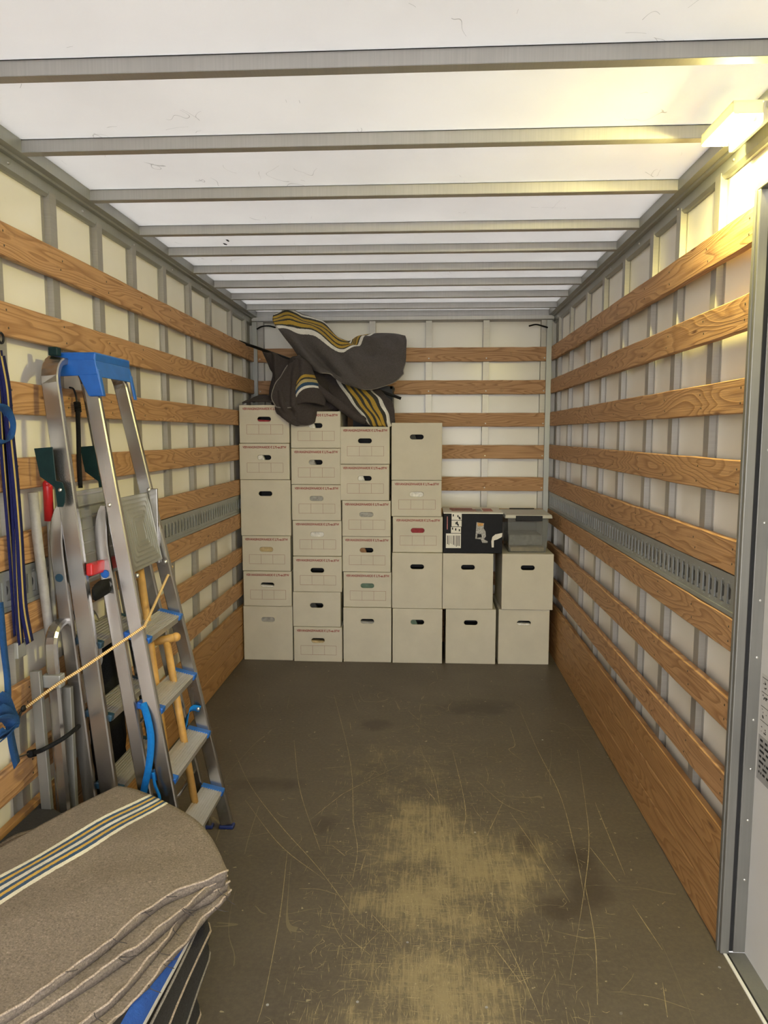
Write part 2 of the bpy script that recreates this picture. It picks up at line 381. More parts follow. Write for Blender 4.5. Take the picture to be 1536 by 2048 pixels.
nt.links.new(c, b.inputs['Base Color']); b.inputs['Roughness'].default_value = 0.5; b.inputs['Specular IOR Level'].default_value = 0.35
bump(nt, b, math_(nt, 'ADD', fine, base_n), 0.12, 0.004)
M['floor'] = m
M['scratch'] = plain('bare_wood_scratch', (0.31, 0.25, 0.145), 0.7, var=0.4, scale=60)
M['asphalt'] = plain('grey_asphalt', (0.16, 0.16, 0.16), 0.9, var=0.3, scale=3)

# blankets
PB = (0.228, 0.188, 0.150); CREAM = (0.84, 0.80, 0.66); BLU = (0.035, 0.085, 0.17); YEL = (0.66, 0.42, 0.085); WHT = (0.74, 0.71, 0.64)
M['pale_stripe'] = blanket_mat('grey_brown_blanket_with_stripes', PB, [(0.0, PB), (0.30, CREAM), (0.335, BLU), (0.365, YEL), (0.392, BLU), (0.425, WHT), (0.458, BLU), (0.488, YEL), (0.515, BLU), (0.545, CREAM), (0.58, PB)], 0, 0.62, 200)
M['pale'] = blanket_mat('grey_brown_blanket', PB, None, 0, 0.62, 200)
DB = (0.032, 0.030, 0.030)
M['dark'] = blanket_mat('charcoal_blanket', DB, None, 0, 0.45)
M['dark_stripe'] = blanket_mat('charcoal_blanket_blue_stripe', DB, [(0.0, DB), (0.34, WHT), (0.55, (0.03, 0.10, 0.40))], 0, 0.25)
GB = (0.088, 0.078, 0.074); OL = (0.42, 0.27, 0.045); DK = (0.045, 0.045, 0.04)
M['heap_stripe'] = blanket_mat('grey_blanket_olive_stripes', GB, [(0.0, GB), (0.13, DK), (0.17, WHT), (0.20, DK), (0.23, OL), (0.27, DK), (0.29, OL), (0.33, DK), (0.35, OL), (0.39, DK), (0.41, WHT), (0.455, GB)], 1, 0.35, 200)
HB = (0.060, 0.050, 0.048)
M['heap_dark'] = blanket_mat('dark_grey_blanket', HB, None, 0, 0.35, 200)
M['heap_blue'] = blanket_mat('dark_blanket_cream_blue_stripes', HB, [(0.0, HB), (0.55, OL), (0.60, DK), (0.63, (0.45, 0.36, 0.16)), (0.69, (0.03, 0.07, 0.13)), (0.75, WHT), (0.79, HB)], 0, 0.35, 200)
M['heap_olive'] = blanket_mat('dark_blanket_olive_stripes', HB, [(0.0, HB), (0.22, WHT), (0.29, DK), (0.34, OL), (0.42, DK), (0.47, OL), (0.55, DK), (0.60, OL), (0.68, DK), (0.74, WHT), (0.81, HB)], 0, 0.35, 200)
M['thread'] = plain('pale_stitching', (0.36, 0.29, 0.23), 0.9, var=0.5, scale=300)
M['thread_grey'] = plain('grey_stitching', (0.22, 0.20, 0.18), 0.9, var=0.4, scale=300)
M['thread_dark'] = plain('dark_loose_thread', (0.045, 0.038, 0.036), 0.9)
M['strap_blue'] = blanket_mat('blue_webbing', (0.02, 0.075, 0.22), None, 0, 0.15, 500)
M['strap_bright'] = blanket_mat('bright_blue_webbing', (0.01, 0.17, 0.52), None, 0, 0.1, 500)
SB = (0.014, 0.016, 0.085)
M['strap_yel'] = blanket_mat('navy_webbing_yellow_stripe', SB, [(0.0, SB), (0.40, (0.50, 0.38, 0.12)), (0.62, SB)], 0, 0.15, 500)
m, nt, b = newmat('orange_yellow_braided_cord')
wv = nd(nt, 'ShaderNodeTexWave', i_Scale=60.0, i_Distortion=2.0); wv.bands_direction = 'DIAGONAL'; nt.links.new(coords(nt), wv.inputs['Vector'])
nt.links.new(ramp(nt, wv.outputs['Fac'], [(0.3, (0.50, 0.24, 0.03)), (0.55, (0.62, 0.40, 0.10)), (0.8, (0.75, 0.68, 0.45))]), b.inputs['Base Color']); b.inputs['Roughness'].default_value = 0.8
M['rope'] = m
# smoky clear plastic
m, nt, b = newmat('smoky_clear_plastic'); nt.nodes.remove(b); out = nt.nodes['Material Output']
tr = nt.nodes.new('ShaderNodeBsdfTransparent'); tr.inputs[0].default_value = (0.74, 0.76, 0.76, 1)
df = nt.nodes.new('ShaderNodeBsdfPrincipled'); df.inputs['Base Color'].default_value = (0.30, 0.30, 0.29, 1); df.inputs['Roughness'].default_value = 0.2
mx = nt.nodes.new('ShaderNodeMixShader'); mx.inputs[0].default_value = 0.38
nt.links.new(tr.outputs[0], mx.inputs[1]); nt.links.new(df.outputs[0], mx.inputs[2]); nt.links.new(mx.outputs[0], out.inputs[0]); M['smoky'] = m
m, nt, b = newmat('clear_film'); nt.nodes.remove(b); out = nt.nodes['Material Output']
tr = nt.nodes.new('ShaderNodeBsdfTransparent'); tr.inputs[0].default_value = (0.88, 0.88, 0.86, 1)
df = nt.nodes.new('ShaderNodeBsdfPrincipled'); df.inputs['Base Color'].default_value = (0.5, 0.48, 0.44, 1); df.inputs['Roughness'].default_value = 0.1
mx = nt.nodes.new('ShaderNodeMixShader'); mx.inputs[0].default_value = 0.12
nt.links.new(tr.outputs[0], mx.inputs[1]); nt.links.new(df.outputs[0], mx.inputs[2]); nt.links.new(mx.outputs[0], out.inputs[0]); M['film'] = m
M['tote_lid'] = plain('milky_grey_lid', (0.42, 0.40, 0.36), 0.35, var=0.05)
m, nt, b = newmat('glowing_bulb'); b.inputs['Emission Color'].default_value = (1.0, 0.88, 0.30, 1); b.inputs['Emission Strength'].default_value = LAMP_STRENGTH
b.inputs['Base Color'].default_value = (1, 0.9, 0.6, 1); M['bulb'] = m
m, nt, b = newmat('milky_lamp_shade'); nt.nodes.remove(b); out = nt.nodes['Material Output']  # for the added shield that cuts lamp light off the roof sheet
d1 = nt.nodes.new('ShaderNodeBsdfDiffuse'); d2 = nt.nodes.new('ShaderNodeBsdfTranslucent'); mx = nt.nodes.new('ShaderNodeMixShader'); mx.inputs[0].default_value = 0.12
for q in (d1, d2): q.inputs[0].default_value = (0.85, 0.84, 0.70, 1)
nt.links.new(d1.outputs[0], mx.inputs[1]); nt.links.new(d2.outputs[0], mx.inputs[2]); nt.links.new(mx.outputs[0], out.inputs[0]); M['shade'] = m
M['lamp_body'] = plain('white_lamp_housing', (0.62, 0.60, 0.52), 0.4)
M['tool_black'] = plain('glossy_black_carton', (0.008, 0.008, 0.010), 0.5, var=0.2, spec=0.15)
M['print_white'] = plain('printed_white_carton', (0.72, 0.69, 0.62), 0.5, var=0.04)
M['print_red'] = plain('printed_dull_red', (0.42, 0.14, 0.12), 0.5, var=0.3, scale=60)
M['print_grey'] = plain('printed_grey', (0.34, 0.33, 0.31), 0.5, var=0.5, scale=90)
M['print_orange'] = plain('printed_orange', (0.52, 0.27, 0.06), 0.5, var=0.4, scale=90)
M['sticker'] = plain('off_white_sticker', (0.60, 0.585, 0.56), 0.5, var=0.05)
M['sticker_grey'] = plain('grey_sticker', (0.34, 0.335, 0.325), 0.5, var=0.05)

# ================================================================== THE SETTING
Y0, YB = -0.9, 5.83          # open rear edge of the body, back wall sheet
ZC = 2.622                   # underside of the roof sheet
WL, WR, WB = XL-0.05, XR+0.05, 5.80

ground = struct(MB().box(-14, 14, -16, 16, -1.06, -1.0).build('ground', M['asphalt']))
ground['label'] = 'grey ground outside below the truck body'
floor = struct(MB().box(-1.42, 0.972, Y0, YB+0.03, -0.05, 0.0).build('floor', M['floor']))
floor['label'] = 'scratched dark brown plywood load floor'
# deep scratches cut through the brown face of the floor
sb = MB(); rs = random.Random(11)
def ribbon_floor(pts, w):
    P = [Vector((p[0], p[1], 0.0006)) for p in spline(pts, 4*len(pts))]
    L = [];
    for i, p in enumerate(P):
        t = (P[min(i+1, len(P)-1)]-P[max(i-1, 0)]); nrm = Vector((-t.y, t.x, 0)).normalized() if t.length > 0 else Vector((1, 0, 0))
        ww = w*(0.35+0.65*math.sin(math.pi*(i+0.5)/len(P)))*rs.uniform(0.5, 1.2)
        L.append((p-nrm*ww/2, p+nrm*ww/2))
    for i in range(len(L)-1): sb.poly([L[i][0], L[i][1], L[i+1][1], L[i+1][0]])
for line in ([(668,1390),(700,1520),(707,1640),(715,1700),(705,1760)], [(470,1505),(500,1570),(560,1650),(640,1740),(720,1850)], [(490,1600),(560,1690),(650,1760)],
             [(588,1480),(600,1580),(640,1700)], [(840,1500),(870,1560),(890,1700),(905,1840)], [(880,1785),(900,1830),(900,1900),(885,1980)], [(1040,1420),(1075,1500),(1120,1590),(1150,1700),(1170,1800)],
             [(955,1562),(1005,1606),(1060,1630)], [(1005,1606),(970,1680)], [(1155,1500),(1170,1600),(1178,1680),(1170,1770),(1140,1960)], [(1170,1770),(1190,1880),(1195,2010)],
             [(1190,1605),(1225,1690),(1250,1750)], [(1180,1695),(1235,1765)], [(1020,1625),(1080,1710),(1140,1805)], [(1010,1670),(985,1800),(1040,1940),(1085,2045)], [(985,1890),(1045,1970)],
             [(575,1700),(560,1830),(530,1990),(515,2045)], [(690,1870),(740,1910)], [(865,1985),(885,1998)], [(1325,1965),(1335,2035)], [(745,1830),(800,1890)], [(620,1640),(670,1600),(700,1580),(800,1530)],
             [(1265,1810),(1325,1900)], [(1020,1455),(1030,1490),(1018,1500),(1050,1525)], [(700,1445),(702,1460)], [(663,1690),(690,1712)], [(850,1575),(880,1620),(885,1700)], [(905,1500),(930,1610),(925,1680)]):
    ribbon_floor([tuple(atZ(px, py, 0))[:2] for px, py in line], 0.0030)
for k in range(620):
    x = rs.gauss(0.02, 0.32); y = rs.uniform(1.7, 4.6) if k % 3 else rs.uniform(1.7, 2.9)
    if x < -0.5 and y < 2.5: continue
    a = rs.choice([rs.gauss(1.57, 0.3), rs.gauss(1.57, 0.25), rs.gauss(0, 0.15), rs.uniform(0, 3.14)]); ln = rs.uniform(0.008, 0.05) if k % 5 else rs.uniform(0.05, 0.2)
    dx, dy = math.cos(a)*ln/2, math.sin(a)*ln/2; q = rs.uniform(-0.02, 0.02)
    if abs(x)+abs(dx) > 0.92: continue
    ribbon_floor([(x-dx, y-dy), (x+q*math.sin(a), y+q*math.cos(a)), (x+dx, y+dy)], rs.uniform(0.0010, 0.0022))
for k in range(5200):
    if k % 3 < 2: x, y, st_ = rs.gauss(0.05, 0.20), rs.gauss(2.15, 0.38), 1
    else: x, y, st_ = rs.gauss(0.04, 0.28), rs.gauss(3.05, 0.5), 0
    if not (1.5 < y < 4.8 and -0.45 < x < 0.8): continue
    a = rs.gauss(1.57, 0.14) if rs.random() < (0.72 if st_ else 0.35) else rs.gauss(0.0, 0.10); ln = rs.expovariate(1/0.028)+0.006
    dx, dy = math.cos(a)*ln/2, math.sin(a)*ln/2; w = rs.uniform(0.0006, 0.0017); nx, ny = -math.sin(a)*w/2, math.cos(a)*w/2
    sb.poly([(x-dx, y-dy, 0.0005), (x+nx, y+ny, 0.0005), (x+dx, y+dy, 0.0005), (x-nx, y-ny, 0.0005)])
so = sb.build('floor_scratches', M['scratch'], floor); so['kind'] = 'stuff'
fb = MB()
for px, py in ((715,2004),(973,2015),(1242,2027),(535,2010),(950,1665),(1085,1480),(1439,1935),(815,1885)):
    p = atZ(px, py, 0)
    fb.tube([(p.x, p.y, -0.004), (p.x, p.y, 0.0012)], 0.0045, 10)
fso = fb.build('floor_screws', M['steel_rivet'], floor); fso['kind'] = 'stuff'

wall_left = struct(MB().box(WL-0.02, WL, Y0, YB, 0, 2.60).build('wall_left', M['wall']))
wall_back = struct(MB().box(WL, WR, YB, YB+0.02, 0, 2.60).build('wall_back', M['wall']))
rb = MB().box(WR, WR+0.02, 2.29, YB, 0, 2.60).box(WR, WR+0.02, Y0, 2.29, 2.40, 2.60)
wall_right = struct(rb.build('wall_right', M['wall']))
wall_left['label'] = 'cream sheet wall with timber slats on the left'
wall_right['label'] = 'cream sheet wall with timber slats on the right'
wall_back['label'] = 'cream sheet front bulkhead behind the cardboard boxes'

ZT = [2.337, 2.087, 1.837, 1.587, 1.337, 1.090, 0.833, 0.584]; SH = 0.106; ST = 0.024
def slat_mesh(length, h, t, seed):
    """rough sawn board, long axis X, slightly wavy edges"""
    r = random.Random(seed); n = 26; mb = MB(); bas = 0
    for i in range(n+1):
        x = -length/2 + length*i/n; a = r.uniform(-0.0016, 0.0016); c = r.uniform(-0.0016, 0.0016); e = 0.003
        z0, z1 = -h/2+a, h/2+c
        mb.v += [(x, -t/2, z0+e), (x, -t/2+e, z0), (x, t/2, z0), (x, t/2, z1), (x, -t/2+e, z1), (x, -t/2, z1-e)]
    for i in range(n):
        for j in range(6): mb.f.append((i*6+j, i*6+(j+1) % 6, (i+1)*6+(j+1) % 6, (i+1)*6+j))
    mb.f.append((0, 1, 2, 3, 4, 5)); mb.f.append(tuple(n*6+j for j in (5, 4, 3, 2, 1, 0)))
    return mb.mesh('slat')
screws = {k: MB() for k in ('l', 'r', 'b')}; rsc = random.Random(3)
LPOST = [1.15, 1.55, 1.95, 2.33, 2.703, 3.088, 3.455, 3.858, 4.280, 4.680, 5.192, 5.60]
RPOST = [2.642, 3.026, 3.366, 3.817, 4.237, 4.665, 5.170, 5.60]
BPOST = [-1.294, -0.852, -0.411, 0.028, 0.471, 0.914]
l_len, r_len, b_len = 5.76-Y0, 5.76-2.292, 0.935+1.31
for k, z in enumerate(ZT):
    h = SH if k != 4 else 0.108
    o = link('slat', slat_mesh(l_len, h, ST, k), M['slat'], wall_left); o.location = (XL-ST/2, Y0+l_len/2, z-h/2); o.rotation_euler = (0, 0, math.pi/2)
    o = link('slat', slat_mesh(r_len, h, ST, 20+k), M['slat'], wall_right); o.location = (XR+ST/2, 2.292+r_len/2, z-h/2); o.rotation_euler = (0, 0, -math.pi/2)
    o = link('slat', slat_mesh(b_len, h, ST, 40+k), M['slat'], wall_back); o.location = ((0.935-1.31)/2, 5.752+ST/2, z-h/2-0.004)
    for yp in LPOST[3:]:
        for q in (0.03, 0.076): screws['l'].ball((XL, yp+rsc.uniform(-.012, .012), z-q+rsc.uniform(-.008, .008)), 0.0042, 6, 4, (0.4, 1, 1))
    for yp in RPOST:
        for q in (0.03, 0.076): screws['r'].ball((XR, yp+rsc.uniform(-.012, .012), z-q+rsc.uniform(-.008, .008)), 0.0042, 6, 4, (0.4, 1, 1))
    for q in (0.028, 0.075): screws['r'].ball((XR, 2.315, z-q), 0.0042, 6, 4, (0.4, 1, 1))
    for xp in BPOST: screws['b'].ball((xp, 5.752, z-SH+0.02), 0.0055, 6, 4, (1, 0.4, 1))
for w, k, mm in ((wall_left, 'l', 'screw_dark'), (wall_right, 'r', 'screw_dark'), (wall_back, 'b', 'steel_rivet')):
    o = screws[k].build('slat_screws', M[mm], w); o['kind'] = 'stuff'
# base boards, three planks high
for zz, (z0, z1) in enumerate(((0.004, 0.130), (0.134, 0.262), (0.266, 0.397))):
    o = link('base_plank', slat_mesh(l_len, z1-z0, ST, 60+zz), M['baseboard'], wall_left); o.location = (XL-ST/2, Y0+l_len/2, (z0+z1)/2); o.rotation_euler = (0, 0, math.pi/2)
    o = link('base_plank', slat_mesh(r_len, z1-z0, ST, 70+zz), M['baseboard'], wall_right); o.location = (XR+ST/2, 2.292+r_len/2, (z0+z1)/2); o.rotation_euler = (0, 0, -math.pi/2)
    o = link('base_plank', slat_mesh(b_len, z1-z0, ST, 80+zz), M['baseboard'], wall_back); o.location = ((0.935-1.31)/2, 5.752+ST/2, (z0+z1)/2)
# hat-section posts
pm = MB().box(-0.024, 0.024, 0, 0.0255, 0, 2.54).box(-0.040, 0.040, 0.023, 0.0258, 0, 2.54).mesh('post')
for yp in LPOST: o = link('post', pm, M['alu_post'], wall_left); o.location = (XL-ST-0.0005, yp, 0); o.rotation_euler = (0, 0, math.pi/2)
for yp in RPOST: o = link('post', pm, M['alu_post'], wall_right); o.location = (XR+ST+0.0005, yp, 0); o.rotation_euler = (0, 0, -math.pi/2)
for yp in (1.2, 1.75, 2.16):
    o = MB().box(WR-0.026, WR, yp-0.024, yp+0.024, 2.41, 2.54).build('post', M['alu_post'], wall_right)
pmb = MB().box(-0.024, 0.024, 0, 0.05, 0, 2.54).mesh('post')
for xp in BPOST: o = link('post', pmb, M['alu_post'], wall_back); o.location = (xp, 5.7785, 0)
# corner angles at the bulkhead
for s, x0, x1 in ((wall_back, 0.926, 0.968), (wall_back, -1.352, -1.312)):
    MB().box(x0, x1, 5.742, 5.7515, 0, 2.535).build('corner_angle', M['alu_rail'], s, bevel=0.002)
for w, xa in ((wall_left, WL), (wall_right, WR-0.010)):
    MB().box(xa, xa+0.010, 5.70, 5.78, 0, 2.53).build('corner_angle', M['alu_post'], w)

# lashing rails with rows of slots
def lashing_rail(y0, y1, flip):
    """plate in local X (along), Z up, faces -Y"""
    mb = MB(); tabs = MB(); L = y1-y0; zt, zb = 0.066, -0.066; sh = 0.033; pitch = 0.0515; sw = 0.029
    mb.box(0, L, 0, 0.012, zt-0.014, zt); mb.box(0, L, 0.004, 0.008, sh, zt-0.014)
    mb.box(0, L, 0, 0.012, zb, zb+0.014); mb.box(0, L, 0.004, 0.008, zb+0.014, -sh)
    n = int(L/pitch); x = (L-n*pitch)/2
    mb.box(0, x+(pitch-sw)/2, 0.004, 0.008, -sh, sh)
    for k in range(n):
        a = x+k*pitch+(pitch-sw)/2
        mb.box(a+sw, a+sw+(pitch-sw) if k < n-1 else L, 0.004, 0.008, -sh, sh)
        tabs.poly([(a+0.021*math.sin(t)*0.95, 0.0105, 0.021*math.cos(t)) for t in [math.pi*i/6 for i in range(7)]])
        mb.box(a+sw*0.36, a+sw*0.64, 0.002, 0.0045, sh+0.006, sh+0.009)
        mb.box(a+sw*0.36, a+sw*0.64, 0.002, 0.0045, -sh-0.009, -sh-0.006)
    return mb.mesh('lashing_rail'), tabs.mesh('slot_tabs'), MB().box(0, L, 0.016, 0.018, zb, zt).mesh('rail_back')
for (ya, yb_, wl, loc, rz) in ((1.0, 5.74, wall_left, (XL-0.003, 1.0, 1.160), math.pi/2), (2.294, 5.74, wall_right, (XR+0.003, 5.74, 1.160), -math.pi/2)):
    a, t_, bk = lashing_rail(ya, yb_, False)
    o = link('lashing_rail', a, M['galv'], wl); o.location = loc; o.rotation_euler = (0, 0, rz); o['label'] = 'grey slotted lashing rail'
    q = link('slot_tabs', t_, M['tab'], o); q['kind'] = 'stuff'
    link('rail_back', bk, M['zinc'], o)  # backing plate added close behind the slots so they look lit

# roof
ceiling = struct(MB().box(-1.345, 0.965, Y0, YB, ZC, ZC+0.004).build('ceiling', M['roof']))
ceiling['label'] = 'translucent white roof sheet over aluminium bars'
for yb in (-0.55, -0.05, 0.44, 0.93, 1.43, 1.928, 2.424, 2.917, 3.417, 3.805, 4.214, 4.626, 5.030, 5.455):
    MB().sweep([(-1.326, yb, 0), (0.948, yb, 0)], [(ZC-0.001, 0.0), (ZC-0.001, -0.004), (ZC-0.038, -0.004), (ZC-0.042, -0.0), (ZC-0.042, -0.036), (ZC-0.038, -0.040), (ZC-0.001, -0.040)], (0, 0, 1)).build('roof_bar', M['alu_roof'], ceiling)
def rail(pr, name, p0, p1, ref, mat): return MB().sweep([p0, p1], pr, ref).build(name, mat, ceiling)
prof = [(1.40, 2.64), (1.322, 2.64), (1.322, 2.580), (1.346, 2.576), (1.348, 2.568), (1.364, 2.566), (1.366, 2.530), (1.376, 2.520), (1.40, 2.520)]
def extrude_y(pr, y0, y1):
    mb = MB(); n = len(pr)
    mb.v = [(x, y0, z) for x, z in pr] + [(x, y1, z) for x, z in pr]
    mb.f = [(j, (j+1) % n, n+(j+1) % n, n+j) for j in range(n)] + [tuple(range(n)), tuple(range(2*n-1, n-1, -1))]
    return mb
extrude_y([(-x, z) for x, z in prof], Y0, 5.83).build('side_rail', M['alu_rail'], ceiling)
extrude_y([(x-1.3394+0.9644, z) for x, z in prof], Y0, 5.83).build('side_rail', M['alu_rail'], ceiling)
mb = MB(); pr2 = [(5.85, 2.64), (5.795, 2.64), (5.795, 2.585), (5.79, 2.578), (5.776, 2.574), (5.776, 2.548), (5.785, 2.54), (5.81, 2.535), (5.85, 2.535)]
n = len(pr2); mb.v = [(-1.36, y, z) for y, z in pr2] + [(0.985, y, z) for y, z in pr2]
mb.f = [(j, (j+1) % n, n+(j+1) % n, n+j) for j in range(n)] + [tuple(range(n)), tuple(range(2*n-1, n-1, -1))]
mb.build('end_rail', M['alu_roof'], ceiling)
mb = MB()
for i in range(7):
    y = 2.42+i*0.52
    mb.ball((-1.366, y, 2.547), 0.006, 8, 5); mb.ball((0.991, y+0.1, 2.547), 0.006, 8, 5)
o = mb.build('rail_rivets', M['steel_rivet'], ceiling); o['kind'] = 'stuff'
mb = MB()
for px, py, r in ((455, 481, 0.010), (450, 488, 0.011)):
    p = atZ(px, py, ZC); mb.poly([(p.x+r*math.cos(a)*random.uniform(.5, 1.1), p.y+3*r*math.sin(a)*random.uniform(.5, 1.1), ZC-0.0006) for a in [2*math.pi*k/9 for k in range(9)]])
o = mb.build('dark_specks', M['black_plastic'], ceiling); o['kind'] = 'stuff'

# side door opening in the right wall
jamb = struct(MB().box(XR-0.002, 0.991, 2.247, 2.289, 0, 2.372).build('trim_1', M['alu_door'], bevel=0.003)); jamb['label'] = 'aluminium door jamb at the end of the right wall slats'
MB().box(XR-0.006, XR-0.001, 2.262, 2.274, 0, 2.372).build('jamb_rib', M['alu_door'], jamb, bevel=0.001)
MB().box(0.9912, 1.0065, 2.262, 2.285, 0, 2.372).build('gasket', M['dark_gap'], jamb)
head = struct(MB().box(XR-0.002, 1.000, Y0, 2.289, 2.372, 2.412).build('trim_2', M['alu_door'], bevel=0.003)); head['label'] = 'aluminium header above the side door'
door = empty('door_1', (1.044, 1.3, 0)); struct(door); door['label'] = 'white side door panel with aluminium edge and instruction sticker'
MB().box(1.044, 1.075, Y0, 2.290, 0.0, 2.372).build('door_panel', M['door'], door)
MB().box(1.0068, 1.0445, 2.256, 2.290, 0.0, 2.372).build('door_edge', M['alu_door'], door, bevel=0.002)
mb = MB()
for z in (0.25, 0.45, 0.62, 0.78, 0.98, 1.16, 1.40, 1.62, 1.86, 2.1): mb.ball((1.030, 2.256, z), 0.0045, 8, 5, (1, 0.5, 1))
mb.build('edge_rivets', M['steel_rivet'], door)
# instruction sticker on the door: pictogram grid over a grey block
stz0, stz1, sty0, sty1 = 0.60, 0.935, 1.93, 2.245
mb = MB().box(1.0432, 1.0440, sty0, sty1, 0.745, stz1); st_o = mb.build('instruction_sticker', M['sticker'], door); st_o['label'] = 'white sticker with small pictograms'
MB().box(1.0432, 1.0440, sty0, sty1, stz0, 0.742).build('sticker_block', M['sticker_grey'], st_o)
mb = MB(); rs = random.Random(5)
for r_ in range(4):
    z = 0.925-r_*0.045
    mb.box(1.0428, 1.0433, sty0+.006, sty1-.006, z-0.0008, z+0.0008)
    for cidx in range(6):
        y = sty1-0.03-cidx*0.048
        for q in range(7):
            yy = y+rs.uniform(-.016, .016); zz = z-0.022+rs.uniform(-.013, .013); ww = rs.uniform(.001, .004); hh = rs.uniform(.0006, .003)
            mb.box(1.0428, 1.0433, yy-ww, yy+ww, zz-hh, zz+hh)
for r_ in range(7):
    y = sty1-0.012
    while y > sty0+0.02:
        w_ = rs.uniform(.005, .03); z = 0.728-r_*0.017; mb.box(1.0428, 1.0433, y-w_, y, z-0.0035, z+0.0035); y -= w_+rs.uniform(.004, .02)
mb.build('pictograms', M['black_plastic'], st_o)['kind'] = 'stuff'
# sill track on the floor
sill = struct(MB().box(0.9905, 1.044, Y0, 2.256, -0.05, 0.001).build('trim_3', M['alu_door'], bevel=0.002)); sill['label'] = 'aluminium sill track along the side door'
MB().box(0.9722, 0.9830, Y0, 2.247, -0.05, 0.004).build('track_lip', M['bright_lip'], sill, bevel=0.002)
MB().box(0.983, 0.9905, Y0, 2.256, -0.05, -0.004).build('track_groove', M['dark_gap'], sill)

# ================================================================== LAMP
lamp = tag(empty('work_lamp', (0.93, 2.26, 2.545)), 'glowing yellow lamp fixed at the roof edge top right', 'lamp')
MB().box(0.925, 0.9435, 2.17, 2.40, 2.525, 2.582).build('housing', M['lamp_body'], lamp, bevel=0.006)
MB().box(0.845, 0.9250, 2.172, 2.408, 2.5795, 2.5830).box(0.845, 0.8485, 2.172, 2.408, 2.552, 2.5795).box(0.8485, 0.925, 2.172, 2.1755, 2.548, 2.5795).box(0.8485, 0.925, 2.4045, 2.408, 2.548, 2.5795).build('shade', M['shade'], lamp)  # shield added round the bulbs to keep their light off the roof
for yb in (2.215, 2.29, 2.36):
    bo = MB().ball((0.885, yb, 2.553), 0.020, 12, 8).build('bulb', M['bulb'], lamp, True)
    MB().tube([(0.926, yb, 2.556), (0.905, yb, 2.554)], 0.012, 10).build('socket', M['lamp_body'], bo, True)
MB().tube(spline([(0.94, 2.18, 2.56), (0.928, 2.10, 2.568), (0.934, 2.0, 2.572), (0.935, 1.8, 2.574)], 14), 0.004, 6).build('cable', M['lamp_body'], lamp, True)

# ================================================================== CARDBOARD BOXES
BW, BD = 0.356, 0.50
def box_mesh(w, h, d, hole_z, rough=0):
    """carton, front face at y=0, base at z=0, with an oblong hand hole through its front"""
    bm = bmesh.new(); t = 0.005; rr = 0.0172; hw = 0.049; n = 8
    loop = []
    for s in (1, -1):
        for k in range(n+1):
            a = -math.pi/2+math.pi*k/n
            loop.append((s*(hw-rr+rr*math.cos(a)), hole_z+s*rr*math.sin(a)))
    outer = [(-w/2, 0), (w/2, 0), (w/2, h), (-w/2, h)]
    ov = [bm.verts.new((x, 0, z)) for x, z in outer]; iv = [bm.verts.new((x, 0, z)) for x, z in loop]
    ed = [bm.edges.new((ov[i], ov[(i+1) % 4])) for i in range(4)] + [bm.edges.new((iv[i], iv[(i+1) % len(iv)])) for i in range(len(iv))]
    bmesh.ops.triangle_fill(bm, use_beauty=True, use_dissolve=False, edges=ed)
    dead = [f for f in bm.faces if all(v in set(iv) for v in f.verts)]
    bmesh.ops.delete(bm, geom=dead, context='FACES_ONLY')
    bv = [bm.verts.new((x, d, z)) for x, z in outer]
    bm.faces.new(bv)
    for i in range(4): bm.faces.new((ov[i], ov[(i+1) % 4], bv[(i+1) % 4], bv[i]))
    jv = [bm.verts.new((v.co.x, t, v.co.z)) for v in iv]
    for i in range(len(iv)): bm.faces.new((iv[i], iv[(i+1) % len(iv)], jv[(i+1) % len(iv)], jv[i]))
    bmesh.ops.recalc_face_normals(bm, faces=bm.faces)
    me = bpy.data.meshes.new('carton'); bm.to_mesh(me); bm.free(); me.materials.append(M['card']); return me
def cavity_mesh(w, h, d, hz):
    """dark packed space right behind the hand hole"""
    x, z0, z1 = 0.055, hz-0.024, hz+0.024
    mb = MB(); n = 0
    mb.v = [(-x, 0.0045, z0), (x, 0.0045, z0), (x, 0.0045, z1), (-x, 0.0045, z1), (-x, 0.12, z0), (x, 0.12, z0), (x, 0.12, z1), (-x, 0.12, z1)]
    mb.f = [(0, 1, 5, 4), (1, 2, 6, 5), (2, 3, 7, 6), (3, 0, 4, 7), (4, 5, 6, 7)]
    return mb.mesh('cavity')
def text_mesh(body, size, name):
    cu = bpy.data.curves.new(name, 'FONT'); cu.body = body; cu.size = size; cu.align_x = 'CENTER'; cu.offset = 0.0007; cu.resolution_u = 3
    ob = bpy.data.objects.new(name, cu); COL.objects.link(ob)
    dg = bpy.context.evaluated_depsgraph_get(); me = bpy.data.meshes.new_from_object(ob.evaluated_get(dg))
    bpy.data.objects.remove(ob); me.name = name; me.materials.clear(); return me
TXT = text_mesh('VERVANGINGSWAARDE \u20ac 2,75-ex.BTW', 0.022, 'printed_text')
xs = [v.co.x for v in TXT.vertices]; wtx = max(xs)-min(xs)
for v in TXT.vertices: v.co = Vector((v.co.x*0.318/wtx, 0, v.co.y*1.05))
TXT.materials.append(M['ink_red'])
def grid_mesh(w, h):
    mb = MB(); t = 0.0008
    for x in (-w/2, -w/6, w/6, w/2): mb.box(x-t, x+t, -0.0002, 0.0003, -h/2, h/2)
    for z in (-h/2, h/2): mb.box(-w/2, w/2, -0.0002, 0.0003, z-t, z+t)
    me = mb.mesh('printed_grid'); me.materials.append(M['ink_line']); return me
GRID = grid_mesh(0.262, 0.068)
CART = {}
